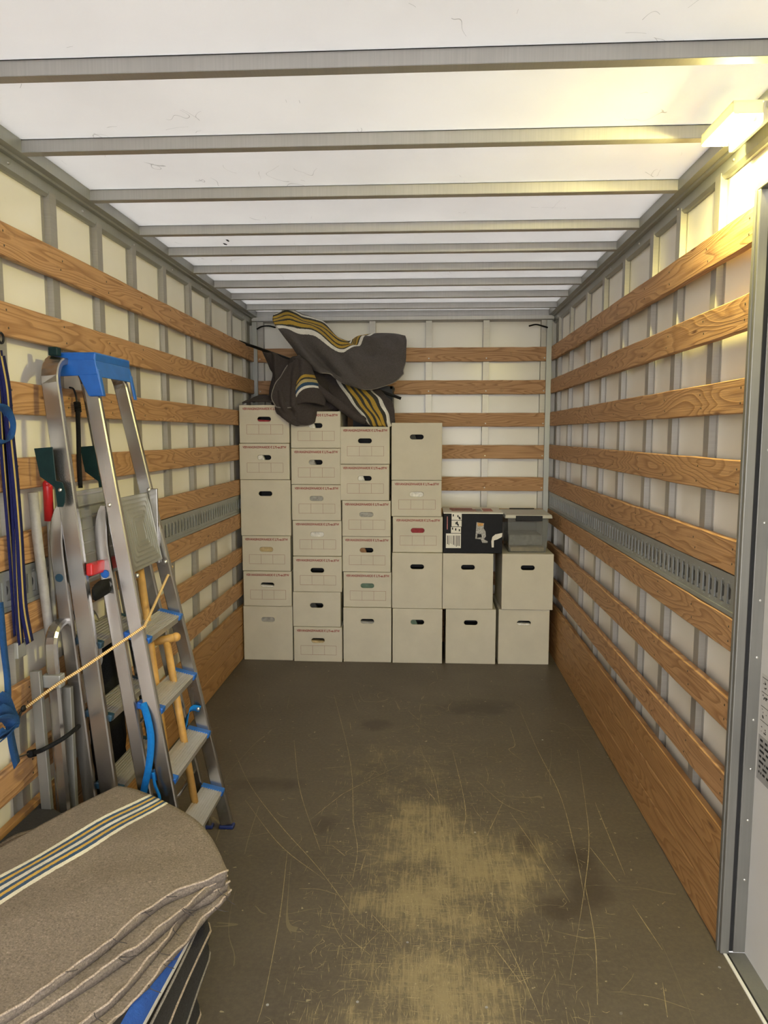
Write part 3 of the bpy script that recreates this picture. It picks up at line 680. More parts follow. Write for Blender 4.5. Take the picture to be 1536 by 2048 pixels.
def carton(x, z, w, h, printed, fill, label, rz=0.0, dy=0.0):
    h = h-0.0015; key = (round(w, 3), round(h, 4))
    if key not in CART: CART[key] = (box_mesh(w, h, BD, h-0.100), cavity_mesh(w, h, BD, h-0.100))
    root = tag(empty('cardboard_box', (x, 5.21+dy, z), rz), label, 'box', 'white cardboard boxes stacked at the bulkhead')
    body = link('carton', CART[key][0], None, root, bevel=0.0035)
    cv = link('hand_hole', CART[key][1], M['fill_black'], body)  # black pocket paints the darkness inside the closed box
    if fill:
        mb = MB(); r = random.Random(hash((x, z)) & 0xffff)
        if fill[1] == 'full': mb.box(-0.054, 0.054, 0.012, 0.06, h-0.123, h-0.077)
        elif fill[1] == 'low': mb.hexa([(-0.054, .012, h-.123), (.054, .012, h-.123), (.054, .05, h-.123), (-.054, .05, h-.123), (-.054, .012, h-.103), (.05, .012, h-.109), (.05, .05, h-.107), (-.054, .05, h-.101)])
        else: mb.hexa([(-0.050, .012, h-.123), (.0, .012, h-.123), (.0, .05, h-.123), (-.05, .05, h-.123), (-.05, .012, h-.083), (-.015, .012, h-.081), (-.015, .05, h-.081), (-.05, .05, h-.083)])
        mb.build('contents', M['fill_'+fill[0]], body, local=True)
    if printed:
        t = link('printed_text', TXT, None, body); t.location = (0.002, -0.0006, h-0.034)
        g = link('printed_grid', GRID, None, body); g.location = (0.004, -0.0003, h-0.173)
    return root
LG, SM = 0.408, 0.2605
S = 'stack'
stacks = [
 ('leftmost stack', -1.146, [  # bottom to top: (large?, printed, fill, dx, width)
   (LG, 0, ('grey', 'full'), 0.0, 0.366), (SM, 1, ('white', 'low'), 0.002, BW), (SM, 1, ('tan', 'full'), -0.004, BW), (LG, 0, None, -0.002, 0.366), (SM, 1, ('white', 'half'), -0.004, 0.362), (SM+0.012, 1, ('red', 'low'), -0.002, 0.362)]),
 ('second stack from the left', -0.775, [
   (SM, 1, ('tan', 'low'), 0.002, BW), (SM, 0, ('dark', 'half'), -0.006, 0.350), (SM, 1, None, 0.002, BW), (SM, 1, ('white', 'full'), 0.0, BW), (SM, 1, ('grey', 'full'), -0.003, BW), (SM, 1, ('grey', 'half'), -0.004, BW), (SM, 1, ('white', 'half'), -0.002, BW)]),
 ('third stack from the left', -0.410, [
   (LG, 0, ('grey', 'low'), 0.0, 0.352), (SM, 1, ('green', 'full'), 0.0, 0.350), (SM, 1, ('brown', 'half'), -0.006, 0.350), (SM, 1, ('grey', 'full'), -0.006, 0.350), (SM, 1, ('white', 'half'), -0.017, 0.350), (SM+0.006, 1, None, -0.014, 0.350)]),
 ('fourth stack from the left', -0.044, [
   (LG, 0, ('green', 'half'), 0.0, 0.362), (LG, 0, None, -0.004, 0.362), (SM, 1, ('red', 'full'), -0.002, 0.360), (SM, 1, ('white', 'full'), -0.012, 0.358), (LG, 0, ('dark', 'half'), -0.012, 0.360)]),
 ('fifth stack under the black tool carton', 0.343, [(LG, 0, None, 0.0, 0.362), (LG, 0, None, -0.026, 0.362)]),
 ('rightmost stack under the plastic tub', 0.727, [(LG, 0, ('white', 'low'), 0.0, 0.366), (LG, 0, None, 0.017, 0.366)])]
lev = ['bottom', 'second from bottom', 'third from bottom', 'fourth from bottom', 'fifth from bottom', 'sixth from bottom', 'seventh from bottom']
rj = random.Random(21); TOPZ = []
for sname, sx, items in stacks:
    z = 0.0
    for k, (h, pr, fl, dx, w) in enumerate(items):
        pos = 'topmost' if k == len(items)-1 else lev[k]
        kind = 'red-printed white cardboard box' if pr else ('tall plain white cardboard box' if h == LG else 'low plain white cardboard box')
        carton(sx+dx, z, w, h, pr, fl, f'{kind}, {pos} in the {sname}', rj.uniform(-0.012, 0.012), rj.uniform(-0.014, 0.014))
        z += h+0.001
    TOPZ.append(z)

# ================================================================== BLACK TOOL CARTON
z0 = TOPZ[4]; X0, X1 = 0.140, 0.560
tc = tag(empty('tool_carton', ((X0+X1)/2, 5.205, z0)), 'black printed tool carton with white lid and torn corner', 'box')
MB().box(X0, X1, 5.205, 5.60, z0, z0+0.284).build('carton_body', M['tool_black'], tc, bevel=0.003)
lid = MB().box(X0-0.002, X1+0.003, 5.204, 5.602, z0+0.2842, z0+0.293).build('carton_lid', M['print_white'], tc, bevel=0.002)
zt = z0+0.2934
mb = MB()
for a, b_, c_, d_ in ((0.20, 0.40, 5.30, 5.44), (0.19, 0.36, 5.40, 5.52), (0.43, 0.50, 5.30, 5.50)): mb.box(a, b_, c_, d_, zt-0.0002, zt+0.0004)
mb.build('lid_picture', M['print_red'], lid)
MB().box(0.22, 0.41, 5.36, 5.38, zt+0.0004, zt+0.0008).box(0.38, 0.42, 5.30, 5.46, zt+0.0004, zt+0.0008).build('lid_tool_print', M['print_grey'], lid)
yf = 5.205
def pz(py): return atY(900, py, yf).z
def pX(px): return atY(px, 1060, yf).x
lab = MB()
for (a, b_, c_, d_) in ((903, 923, 1027, 1040), (903, 923, 1041, 1053), (902, 922, 1054, 1066), (892, 922, 1067, 1096)):
    lab.box(pX(a), pX(b_), yf-0.0008, yf+0.0005, pz(d_), pz(c_))
lab_o = lab.build('white_labels', M['print_white'], tc)
mb = MB(); r = random.Random(2)
for (a, b_, c_, d_) in ((903, 923, 1027, 1040), (903, 923, 1041, 1053), (902, 922, 1054, 1066)):
    for q in range(4):
        x = r.uniform(a+2.5, b_-2.5); y = r.uniform(c_+3, d_-3); mb.box(pX(x-1.1), pX(x+1.1), yf-0.0013, yf-0.0006, pz(y+2.2), pz(y-2.2))
for q in range(9):
    x = 894.5+q*3; y1 = r.uniform(1085, 1094); mb.box(pX(x), pX(x+r.uniform(.6, 1.5)), yf-0.0013, yf-0.0006, pz(y1), pz(1071))
mb.build('label_marks', M['tool_black'], lab_o)['kind'] = 'stuff'
MB().box(pX(893.6), pX(895.4), yf-0.0008, yf+0.0004, pz(1059), pz(1033)).build('red_line_print', M['print_red'], tc)
def flat(name, pts, mat, par, off=0.0008):
    mb = MB(); fr = [(pX(a), yf-off, pz(b)) for a, b in pts]; bk = [(x, yf+0.0004, z) for x, y, z in fr]; n = len(fr)
    mb.v = fr+bk; mb.f = [tuple(range(n)), tuple(range(2*n-1, n-1, -1))] + [(j, (j+1) % n, n+(j+1) % n, n+j) for j in range(n)]
    return mb.build(name, mat, par)
pic = flat('tool_picture', [(953, 1044), (968, 1046), (967, 1056), (971, 1062), (972, 1072), (968, 1078), (976, 1082), (975, 1085), (965, 1085), (962, 1078), (951, 1077), (952, 1060)], M['print_grey'], tc)
flat('tool_picture_detail', [(954, 1045), (967, 1046), (966, 1051), (956, 1052)], M['print_orange'], pic, 0.0013)
flat('tool_picture_detail', [(955, 1067), (963, 1068), (964, 1074), (954, 1075)], M['tool_black'], pic, 0.0013)
flat('torn_patch', [(985, 1073), (991, 1068), (1005, 1065), (1004, 1073), (995, 1078), (988, 1080), (988, 1094), (984, 1094), (983, 1082)], M['print_white'], tc, 0.0012)

# ================================================================== PLASTIC TUB
z0 = TOPZ[5]
tb = tag(empty('storage_tub', (0.745, 5.40, z0)), 'smoky clear plastic tub with grey lid and black clips', 'storage tub')
def taper(x0, x1, y0, y1, za, zb, e):
    return [(x0+e, y0+e, za), (x1-e, y0+e, za), (x1-e, y1-e, za), (x0+e, y1-e, za), (x0, y0, zb), (x1, y0, zb), (x1, y1, zb), (x0, y1, zb)]
mb = MB().hexa(taper(0.600, 0.892, 5.255, 5.62, z0, z0+0.255, 0.014)); mb.f = [f for f in mb.f if f != (4, 5, 6, 7)]
mb.build('tub_body', M['smoky'], tb)
MB().hexa(taper(0.582, 0.912, 5.237, 5.638, z0+0.250, z0+0.277, -0.006)).build('lid', M['tote_lid'], tb, bevel=0.006)
MB().box(0.655, 0.845, 5.228, 5.240, z0+0.232, z0+0.270).box(0.66, 0.70, 5.224, 5.23, z0+0.236, z0+0.25).build('clip', M['black_plastic'], tb, bevel=0.003)
MB().box(0.655, 0.845, 5.634, 5.646, z0+0.240, z0+0.285).build('clip', M['black_plastic'], tb, bevel=0.003)
MB().box(0.628, 0.868, 5.285, 5.58, z0+0.004, z0+0.035).build('packed_load', M['fill_tan'], tb, bevel=0.004)
MB().box(0.62, 0.86, 5.33, 5.58, z0+0.04, z0+0.12).build('packed_load', M['fill_grey'], tb, bevel=0.01)

# ================================================================== HEAP OF BLANKETS ON THE BOXES
crate = tag(empty('folding_crate', (-0.40, 5.45, TOPZ[2])), 'black plastic crate half hidden under the blankets', 'crate')
cz = TOPZ[2]; mb = MB(); x0, x1, ya, yb_ = -0.53, -0.238, 5.42, 5.68
mb.box(x0, x1, ya, ya+0.012, cz, cz+0.285).box(x0, x1, yb_-0.012, yb_, cz, cz+0.285).box(x0, x0+0.012, ya+.012, yb_-.012, cz, cz+0.285).box(x1-0.012, x1, ya+.012, yb_-.012, cz, cz+0.285)
mb.build('crate_wall', M['black_plastic'], crate); MB().box(x0+.012, x1-.012, ya+.012, yb_-.012, cz, cz+0.01).build('crate_base', M['black_plastic'], crate)
mb = MB()
for xx in (x0-0.006, x1-0.018): mb.box(xx, xx+0.024, ya-0.006, yb_+0.006, cz+0.275, cz+0.295)
mb.box(x0, x1, ya-0.006, ya+0.018, cz+0.275, cz+0.295).box(x0, x1, yb_-0.018, yb_+0.006, cz+0.275, cz+0.295); mb.build('crate_rim', M['black_plastic'], crate)
RODY = 5.50
p0, p1 = atY(478, 683, RODY), atY(802, 797, RODY-0.10)
rod = MB().tube([p0, p1], 0.011, 10).build('black_rod', M['black_plastic'], None, True); tag(rod, 'thin black rod poking out diagonally from the blanket heap', 'rod')
def pt(px, py, Y): return atY(px, py, Y)
# upper blanket thrown over the rod
ub = tag(empty('moving_blanket', tuple(pt(690, 760, 5.45))), 'grey blanket with olive stripes draped highest on the heap', 'blanket')
rows = [
 [(575,655,5.58),(600,668,5.60),(640,690,5.60),(690,720,5.60),(720,715,5.60),(750,705,5.60),(785,705,5.60),(806,708,5.58)],
 [(552,628,5.50),(592,624,5.54),(642,648,5.54),(688,682,5.52),(716,676,5.54),(750,670,5.55),(785,671,5.55),(809,675,5.54)],
 [(545,638,5.44),(588,632,5.47),(636,654,5.47),(690,690,5.43),(718,682,5.46),(750,675,5.48),(786,674,5.48),(812,680,5.48)],
 [(550,650,5.40),(590,650,5.41),(630,668,5.42),(686,700,5.39),(722,694,5.40),(754,684,5.43),(788,682,5.44),(812,690,5.44)],
 [(565,668,5.39),(592,674,5.36),(630,692,5.38),(680,715,5.36),(716,718,5.34),(756,706,5.38),(788,702,5.40),(811,706,5.41)],
 [(585,692,5.38),(606,698,5.33),(640,714,5.36),(684,734,5.32),(722,744,5.31),(760,730,5.35),(790,722,5.37),(811,722,5.39)],
 [(600,715,5.37),(622,724,5.31),(650,736,5.34),(690,752,5.29),(728,764,5.29),(766,750,5.33),(792,740,5.35),(808,736,5.37)],
 [(618,738,5.36),(640,745,5.30),(664,751,5.32),(692,769,5.27),(734,779,5.28),(770,771,5.31),(794,760,5.33),(806,748,5.36)]]
o, G = sheet('blanket_cloth', [[pt(*q) for q in r] for r in rows], 80, 70, M['heap_stripe'], ub, 0.007, 0.006, 4, uvf=lambda u, v, p: (u, min(0.99, v*0.92+0.02*math.sin(u*26)*(1-v)+0.36*max(0, min(1, (u-0.46)/0.30))**1.3)), folds=[(0.42,0.30,0.62,0.78,0.07,-0.035),(0.58,0.28,0.82,0.60,0.06,-0.030),(0.48,0.22,0.66,0.55,0.05,0.026),(0.10,0.45,0.34,0.88,0.06,0.024),(0.24,0.40,0.48,0.95,0.06,-0.028),(0.72,0.52,0.95,0.88,0.08,0.022),(0.85,0.3,0.97,0.6,0.07,-0.02),(0.08,0.16,0.12,0.42,0.035,-0.012),(0.18,0.14,0.22,0.42,0.035,0.012),(0.30,0.16,0.32,0.44,0.035,-0.012),(0.38,0.16,0.40,0.44,0.03,0.010)])
MB().tube([tuple(p) for p in G[-1]], 0.0045, 6).build('stitched_hem', M['thread_grey'], ub, True)
MB().tube([tuple(G[j][-1]) for j in range(10, 70)], 0.0035, 6).build('stitched_hem', M['thread_grey'], ub, True)
# blanket hanging on the left with cream and blue stripes
lb = tag(empty('moving_blanket', tuple(pt(570, 800, 5.3))), 'dark grey blanket hanging over the front of the two left stacks', 'blanket')
rows = [
 [(524,698,5.50),(545,706,5.47),(566,716,5.43),(588,714,5.38),(603,716,5.36),(622,728,5.40),(642,742,5.44)],
 [(532,716,5.49),(548,724,5.44),(562,732,5.39),(584,728,5.31),(600,728,5.29),(626,742,5.38),(650,756,5.43)],
 [(540,738,5.46),(552,746,5.41),(562,752,5.34),(578,752,5.26),(598,752,5.24),(630,764,5.33),(664,776,5.42)],
 [(546,752,5.42),(552,764,5.37),(560,774,5.27),(577,778,5.22),(597,780,5.22),(632,786,5.31),(680,798,5.40)],
 [(541,782,5.36),(549,788,5.30),(560,796,5.20),(576,800,5.185),(596,804,5.185),(632,806,5.25),(682,816,5.38)],
 [(541,802,5.33),(550,806,5.24),(562,813,5.185),(578,818,5.17),(598,822,5.17),(628,820,5.19),(664,826,5.36)],
 [(548,816,5.28),(554,822,5.19),(566,832,5.178),(582,840,5.165),(602,844,5.165),(626,838,5.175),(640,830,5.30)],
 [(552,820,5.25),(560,830,5.185),(572,840,5.178),(588,848,5.17),(606,851,5.17),(625,847,5.178),(630,836,5.24)]]
o, G = sheet('blanket_cloth', [[pt(*q) for q in r] for r in rows], 70, 60, M['heap_dark'], lb, 0.007, 0.005, 9, folds=[(0.22,0.05,0.42,0.70,0.06,-0.03),(0.40,0.0,0.50,0.65,0.05,0.025),(0.62,0.05,0.60,0.65,0.05,-0.025),(0.80,0.1,0.85,0.6,0.06,0.02),(0.3,0.80,0.6,0.97,0.06,-0.012),(0.55,0.74,0.64,0.96,0.05,0.010)])
MB().tube([tuple(p) for p in G[-1]], 0.004, 6).build('stitched_hem', M['thread_grey'], lb, True)
MB().tube([tuple(G[j][0]) for j in range(60)], 0.0035, 6).build('stitched_hem', M['thread_grey'], lb, True)
# fold of the same blanket with its stripe band turned outwards
rows = [[(588,716,5.30),(600,716,5.27),(612,722,5.28),(622,730,5.31)], [(594,738,5.26),(606,734,5.23),(620,744,5.25),(630,756,5.29)],
        [(590,764,5.22),(604,756,5.195),(622,764,5.22),(640,776,5.28)], [(588,790,5.19),(602,780,5.17),(624,784,5.19),(650,796,5.26)], [(590,812,5.175),(606,806,5.155),(624,806,5.17),(650,812,5.24)]]
sheet('striped_fold', [[pt(*q) for q in r] for r in rows], 30, 34, M['heap_blue'], lb, 0.006, 0.002, 3, uvf=lambda u, v, p: (v*0.75+u*0.28+0.12, u))
rows = [[(598,716,5.285),(586,722,5.28),(575,730,5.29)], [(596,740,5.245),(580,748,5.24),(562,752,5.25)], [(592,770,5.205),(572,776,5.20),(550,768,5.22)], [(592,796,5.175),(568,802,5.17),(543,794,5.19)], [(592,814,5.165),(570,816,5.16),(552,814,5.17)]]
o, G = sheet('front_fold', [[pt(*q) for q in r] for r in rows], 26, 34, M['heap_dark'], lb, 0.006, 0.003, 5)
MB().tube([tuple(G[j][-1]) for j in range(34)], 0.0035, 6).build('stitched_hem', M['thread_grey'], lb, True)
MB().tube([tuple(p) for p in G[-1]], 0.0035, 6).build('stitched_hem', M['thread_grey'], lb, True)
# lower blanket with olive stripes over the crate
ob_ = tag(empty('moving_blanket', tuple(pt(720, 820, 5.3))), 'dark blanket with olive stripes slumped over the third stack', 'blanket')
rows = [
 [(640,742,5.46),(670,752,5.43),(700,762,5.39),(730,772,5.39),(760,782,5.41)],
 [(652,770,5.40),(682,776,5.37),(712,784,5.31),(742,790,5.32),(772,792,5.36)],
 [(668,795,5.34),(700,800,5.31),(730,806,5.26),(757,808,5.27),(783,804,5.31)],
 [(690,818,5.29),(718,824,5.26),(744,828,5.215),(766,828,5.22),(788,820,5.27)],
 [(712,836,5.25),(736,844,5.215),(757,848,5.19),(773,847,5.195),(789,838,5.25)],
 [(722,846,5.27),(742,850,5.24),(760,851,5.215),(775,851,5.21),(788,850,5.26)]]
sheet('blanket_cloth', [[pt(*q) for q in r] for r in rows], 60, 56, M['heap_olive'], ob_, 0.007, 0.005, 12, uvf=lambda u, v, p: (min(0.99, max(0.0, u*1.02-0.04+0.015*math.sin(v*17))), v), folds=[(0.3,0.0,0.35,1.0,0.05,-0.012),(0.75,0.0,0.8,1.0,0.05,-0.014),(0.55,0.1,0.6,0.9,0.05,0.010)])
roll = [pt(632, 772, 5.30), pt(655, 792, 5.26), pt(685, 815, 5.235), pt(712, 834, 5.225), pt(732, 842, 5.225)]
mb = MB(); path = [Vector(p) for p in spline(roll, 24)]
mb.tube(path, 0.030, 14); mb.build('rolled_edge', M['heap_dark'], ob_, True)
# small dark cloth on the leftmost stack
rows = [[(484,792,5.55),(505,788,5.56),(530,790,5.56),(555,796,5.55)], [(480,800,5.40),(505,792,5.40),(530,795,5.40),(560,800,5.40)], [(480,806,5.25),(505,801,5.24),(530,803,5.24),(560,806,5.25)]]
zc1 = TOPZ[0]
rows = [[Vector((-1.31, 5.60, zc1+.03)), Vector((-1.22, 5.60, zc1+.055)), Vector((-1.12, 5.60, zc1+.05)), Vector((-1.0, 5.60, zc1+.02))],
        [Vector((-1.30, 5.42, zc1+.03)), Vector((-1.22, 5.42, zc1+.070)), Vector((-1.12, 5.42, zc1+.055)), Vector((-1.0, 5.42, zc1+.02))],
        [Vector((-1.31, 5.23, zc1+.012)), Vector((-1.22, 5.23, zc1+.022)), Vector((-1.12, 5.23, zc1+.018)), Vector((-1.0, 5.23, zc1+.012))]]
o, G = sheet('folded_cloth', rows, 24, 20, M['heap_dark'], None, 0.012, 0.004, 2)
tag(o, 'flat dark cloth on top of the leftmost box stack', 'cloth')
for nm, pts, lb_ in (('cable', [(514,658),(524,653),(538,652),(551,655)], 'short black cable end at the left rear corner'), ('cable', [(1095,655),(1085,652),(1072,649),(1058,652)], 'short black cable end at the right rear corner')):
    o = MB().tube(spline([pt(a, b, 5.735-0.03*math.sin(math.pi*i/3)) for i, (a, b) in enumerate(pts)], 14), 0.006, 8).build(nm, M['black_cord'], None, True); tag(o, lb_, 'cable')

# ================================================================== LADDERS ON THE LEFT WALL
def lerp(a, b, t): return a+(b-a)*t
def box_on_line(mb, A, B, side, half_w, nrm_t):
    """rectangular bar from A to B; width along `side`, thickness along the third axis"""
    A, B = Vector(A), Vector(B); t = (B-A).normalized(); s = (Vector(side)-t*Vector(side).dot(t)).normalized(); n = t.cross(s)
    pts = []
    for P in (A, B):
        pts += [P-s*half_w-n*nrm_t, P+s*half_w-n*nrm_t, P+s*half_w+n*nrm_t, P-s*half_w+n*nrm_t]
    return mb.hexa(pts)
def stile_prof(w, d, lip=0.004):
    return [(-w/2+lip, -d/2), (w/2-lip, -d/2), (w/2, -d/2+lip), (w/2, d/2-lip), (w/2-lip, d/2), (-w/2+lip, d/2), (-w/2, d/2-lip), (-w/2, -d/2+lip)]
def hoop_path(xf, yn, yf, ztop, zfoot, rad):
    """near foot - up - arc across - far foot, in the leaning plane x = xf(z)"""
    P = [(xf(zfoot), yn(zfoot), zfoot)]
    for z in np.linspace(zfoot, ztop-rad, 12)[1:]: P.append((xf(z), yn(z), z))
    y0, y1 = yn(ztop-rad), yf(ztop-rad)
    for k in range(1, 7): a = math.pi/2*k/6; z = ztop-rad+rad*math.sin(a); P.append((xf(z), y0+rad*(1-math.cos(a)), z))
    for k in range(0, 7): a = math.pi/2*(1-k/6); z = ztop-rad+rad*math.sin(a); P.append((xf(z), y1-rad*(1-math.cos(a)), z))
    for z in np.linspace(ztop-rad, zfoot, 12)[1:]: P.append((xf(z), yf(z), z))
    return P
def step(par, A, B, depth, tilt, capmat, name='step', cap_len=0.034):
    """ribbed tread between A (near) and B (far): front edge points; runs back towards the wall, tilted"""
    bx = Vector((-math.cos(tilt), 0, math.sin(tilt))); up = Vector((math.sin(tilt), 0, math.cos(tilt))); A, B = Vector(A), Vector(B); d = (B-A).normalized()
    A2, B2 = A+d*cap_len, B-d*cap_len
    mb = MB()
    def slab(P, Q, a0, a1, z0, z1): mb.hexa([P+bx*a0+up*z0, P+bx*a1+up*z0, Q+bx*a1+up*z0, Q+bx*a0+up*z0, P+bx*a0+up*z1, P+bx*a1+up*z1, Q+bx*a1+up*z1, Q+bx*a0+up*z1])
    slab(A2, B2, 0, depth, -0.004, 0)
    slab(A2, B2, 0, 0.004, -0.026, -0.004); slab(A2, B2, depth-0.004, depth, -0.026, -0.004)
    nr = 9
    for k in range(nr):
        a = 0.004+(depth-0.012)*k/(nr-1); slab(A2, B2, a, a+0.0042, 0, 0.0028)
    st = mb.build(name, M['alu_step'], par)
    for P, s in ((A, 1), (B, -1)):
        mb = MB(); slab_pts = []
        P2 = P+d*cap_len*s
        a0, a1, q0, q1 = -0.005, depth+0.004, -0.020, 0.0045
        mb.hexa([P+bx*a0+up*q0, P+bx*a1+up*q0, P2+bx*a1+up*q0, P2+bx*a0+up*q0, P+bx*a0+up*q1, P+bx*a1+up*q1, P2+bx*a1+up*q1, P2+bx*a0+up*q1])
        mb.build('step_cap', capmat, st, bevel=0.004)
    return st

# --- ladder with the blue cap
LA = tag(empty('step_ladder', (-0.85, 2.66, 0)), 'aluminium step ladder with bright blue top cap and blue step ends', 'ladder', 'folded step ladders on the left wall')
axf = lambda z: -0.826-0.2*z; ayn = lambda z: 2.392+0.105*z; ayf = lambda z: 2.908-0.03*z
path = hoop_path(axf, ayn, ayf, 1.915, 0.02, 0.07)
prof = stile_prof(0.052, 0.026)
MB().sweep(path, prof, (1, 0, -0.2)).build('stile_hoop', M['alu_ladder'], LA)
for z in (0.985, 0.735, 0.485, 0.232):
    zz = z-0.05; fx = axf(zz)+0.028
    step(LA, (fx, ayn(zz)+0.012, zz+0.0), (fx, ayf(zz)-0.010, zz), 0.088, 0.24, M['blue'])
for P in ((axf(0.01), ayn(0), 0.0), (axf(0.01), ayf(0), 0.0)):
    MB().box(P[0]-0.034, P[0]+0.03, P[1]-0.018, P[1]+0.018, 0.0, 0.016).build('foot', M['foot'], LA, bevel=0.005)
# rear legs, folded back
arx = lambda z: axf(z)-0.072-0.012*(1.4-z)
for yfn, s in ((ayn, 1), (ayf, -1)):
    P = [(arx(z), yfn(z)+0.004*s, z) for z in np.linspace(0.012, 1.24, 8)] + [(arx(z)+dx, yfn(z)+0.004*s, z) for z, dx in ((1.28, .002), (1.32, .008), (1.36, .017), (1.39, .026), (1.41, .034))]
    MB().sweep(P, stile_prof(0.046, 0.022), (1, 0, -0.2), scl=[1]*9+[1, .9, .7, .4]).build('rear_leg', M['alu_ladder'], LA)
    MB().box(P[0][0]-0.03, P[0][0]+0.03, P[0][1]-0.016, P[0][1]+0.016, 0.0, 0.015).build('foot', M['foot'], LA, bevel=0.004)
MB().tube([(arx(1.17), ayn(1.17)-0.0075, 1.17), (arx(1.17), ayn(1.17)-0.012, 1.17)], 0.0145, 16).build('blue_plug', M['blue'], LA)
for z, dx in ((1.415, 0.0),): MB().ball((axf(z)-0.01, ayn(z)-0.014, z), 0.008, 10, 6, (1, 0.6, 1)).build('rivet', M['steel_rivet'], LA, True)
for zz in (0.25, 0.62): MB().tube([(arx(zz), ayn(zz), zz), (arx(zz), ayf(zz), zz)], 0.008, 8).build('brace', M['alu_ladder'], LA, True)
# blue cap: inverted trough over hoop and rear
def trough(mb, xf, y0, y1, zt, drop, leg, hw_f, hw_b):
    pass
ztop = 1.955
capy0, capy1 = ayn(1.9)-0.03, ayf(1.9)+0.018
xF, xB = axf(1.92)+0.045, axf(1.92)-0.105
cap = MB()
cap.hexa([(xB-0.005, capy0, 1.922), (xF, capy0, 1.922), (xF, capy1, 1.922), (xB-0.005, capy1, 1.922), (xB, capy0+.003, ztop), (xF+0.002, capy0+.003, ztop), (xF+0.002, capy1-.003, ztop), (xB, capy1-.003, ztop)])
cap_o = cap.build('top_cap', M['blue'], LA, bevel=0.006)
mb = MB()
# front face with an arched opening: fascia on top and two legs
def xq(z): return xF+0.002+0.2*(1.92-z)
mb.hexa([(xq(1.868)-.008, capy0, 1.868), (xq(1.868), capy0, 1.868), (xq(1.868), capy1, 1.868), (xq(1.868)-.008, capy1, 1.868), (xF-.008, capy0, 1.925), (xF, capy0, 1.925), (xF, capy1, 1.925), (xF-.008, capy1, 1.925)])
for ya, yb_ in ((capy0, capy0+0.022), (capy1-0.022, capy1)):
    mb.hexa([(xq(1.80)-.008, ya, 1.800), (xq(1.80), ya, 1.800), (xq(1.80), yb_, 1.800), (xq(1.80)-.008, yb_, 1.800), (xq(1.885)-.008, ya, 1.895), (xq(1.885), ya, 1.895), (xq(1.885), yb_, 1.895), (xq(1.885)-.008, yb_, 1.895)])
# near-side cheek
mb.hexa([(xB+0.02, capy0-.001, 1.87), (xq(1.885), capy0-.001, 1.875), (xq(1.885), capy0+.006, 1.875), (xB+0.02, capy0+.006, 1.87), (xB-.005, capy0-.001, 1.93), (xF, capy0-.001, 1.93), (xF, capy0+.006, 1.93), (xB-.005, capy0+.006, 1.93)])
mb.hexa([(xq(1.80)-.055, capy0-.001, 1.800), (xq(1.80), capy0-.001, 1.800), (xq(1.80), capy0+.006, 1.800), (xq(1.80)-.055, capy0+.006, 1.800), (xq(1.885)-.075, capy0-.001, 1.878), (xq(1.885), capy0-.001, 1.878), (xq(1.885), capy0+.006, 1.878), (xq(1.885)-.075, capy0+.006, 1.878)])
mb.build('cap_skirt', M['blue'], cap_o, bevel=0.004)
MB().box(xB-0.015, xB+0.01, capy0+0.02, capy0+0.06, 1.905, 1.935).build('cap_tab', M['blue'], cap_o, bevel=0.004)
# platform folded upright, underside with nested rounded ribs
pl_root = empty('platform', (axf(1.3), 2.7, 1.3)); pl_root.parent = LA; pl_root.location = Vector((axf(1.3), 2.7, 1.3))-Vector(LA.location)
y0p, y1p, zp0, zp1 = ayn(1.3)+0.022, ayf(1.3)-0.02, 1.165, 1.435
def pxz(z, off): return axf(z)+0.010+off
mb = MB(); mb.hexa([(pxz(zp0, -.012), y0p, zp0), (pxz(zp0, 0), y0p, zp0), (pxz(zp0, 0), y1p, zp0), (pxz(zp0, -.012), y1p, zp0), (pxz(zp1, -.012), y0p, zp1), (pxz(zp1, 0), y0p, zp1), (pxz(zp1, 0), y1p, zp1), (pxz(zp1, -.012), y1p, zp1)])
mb.build('platform_plate', M['alu_plate'], pl_root, bevel=0.004)
mb = MB()
for k in range(6):
    ins = 0.014+k*0.0165; ya, yb_, za, zb = y0p+ins*1.12, y1p-ins*1.12, zp0+ins, zp1-ins; rr = 0.016
    P = []
    for (cy_, cz_, a0) in ((yb_-rr, zb-rr, 0), (ya+rr, zb-rr, 90), (ya+rr, za+rr, 180), (yb_-rr, za+rr, 270)):
        for q in range(5): a = math.radians(a0+90*q/4); yy, zz = cy_+rr*math.cos(a), cz_+rr*math.sin(a); P.append((pxz(zz, 0.0), yy, zz))
    mb.sweep(P, [(-0.002, -0.003), (0.002, -0.0035), (0.0015, 0.0035), (-0.002, 0.003)], (1, 0, -0.2), closed=True)
mb.build('ribs', M['alu_plate'], pl_root)['kind'] = 'stuff'
MB().box(pxz(1.3, -0.02), pxz(1.3, 0.012), y1p-0.004, y1p+0.010, 1.15, 1.45).build('side_flange', M['alu_ladder'], pl_root, bevel=0.002)
for (yy, zz) in ((y0p+.005, 1.155), (y1p, 1.155), (y1p, 1.445)): MB().ball((pxz(zz, 0.008), yy, zz), 0.009, 8, 6).build('pivot', M['steel_rivet'], pl_root, True)

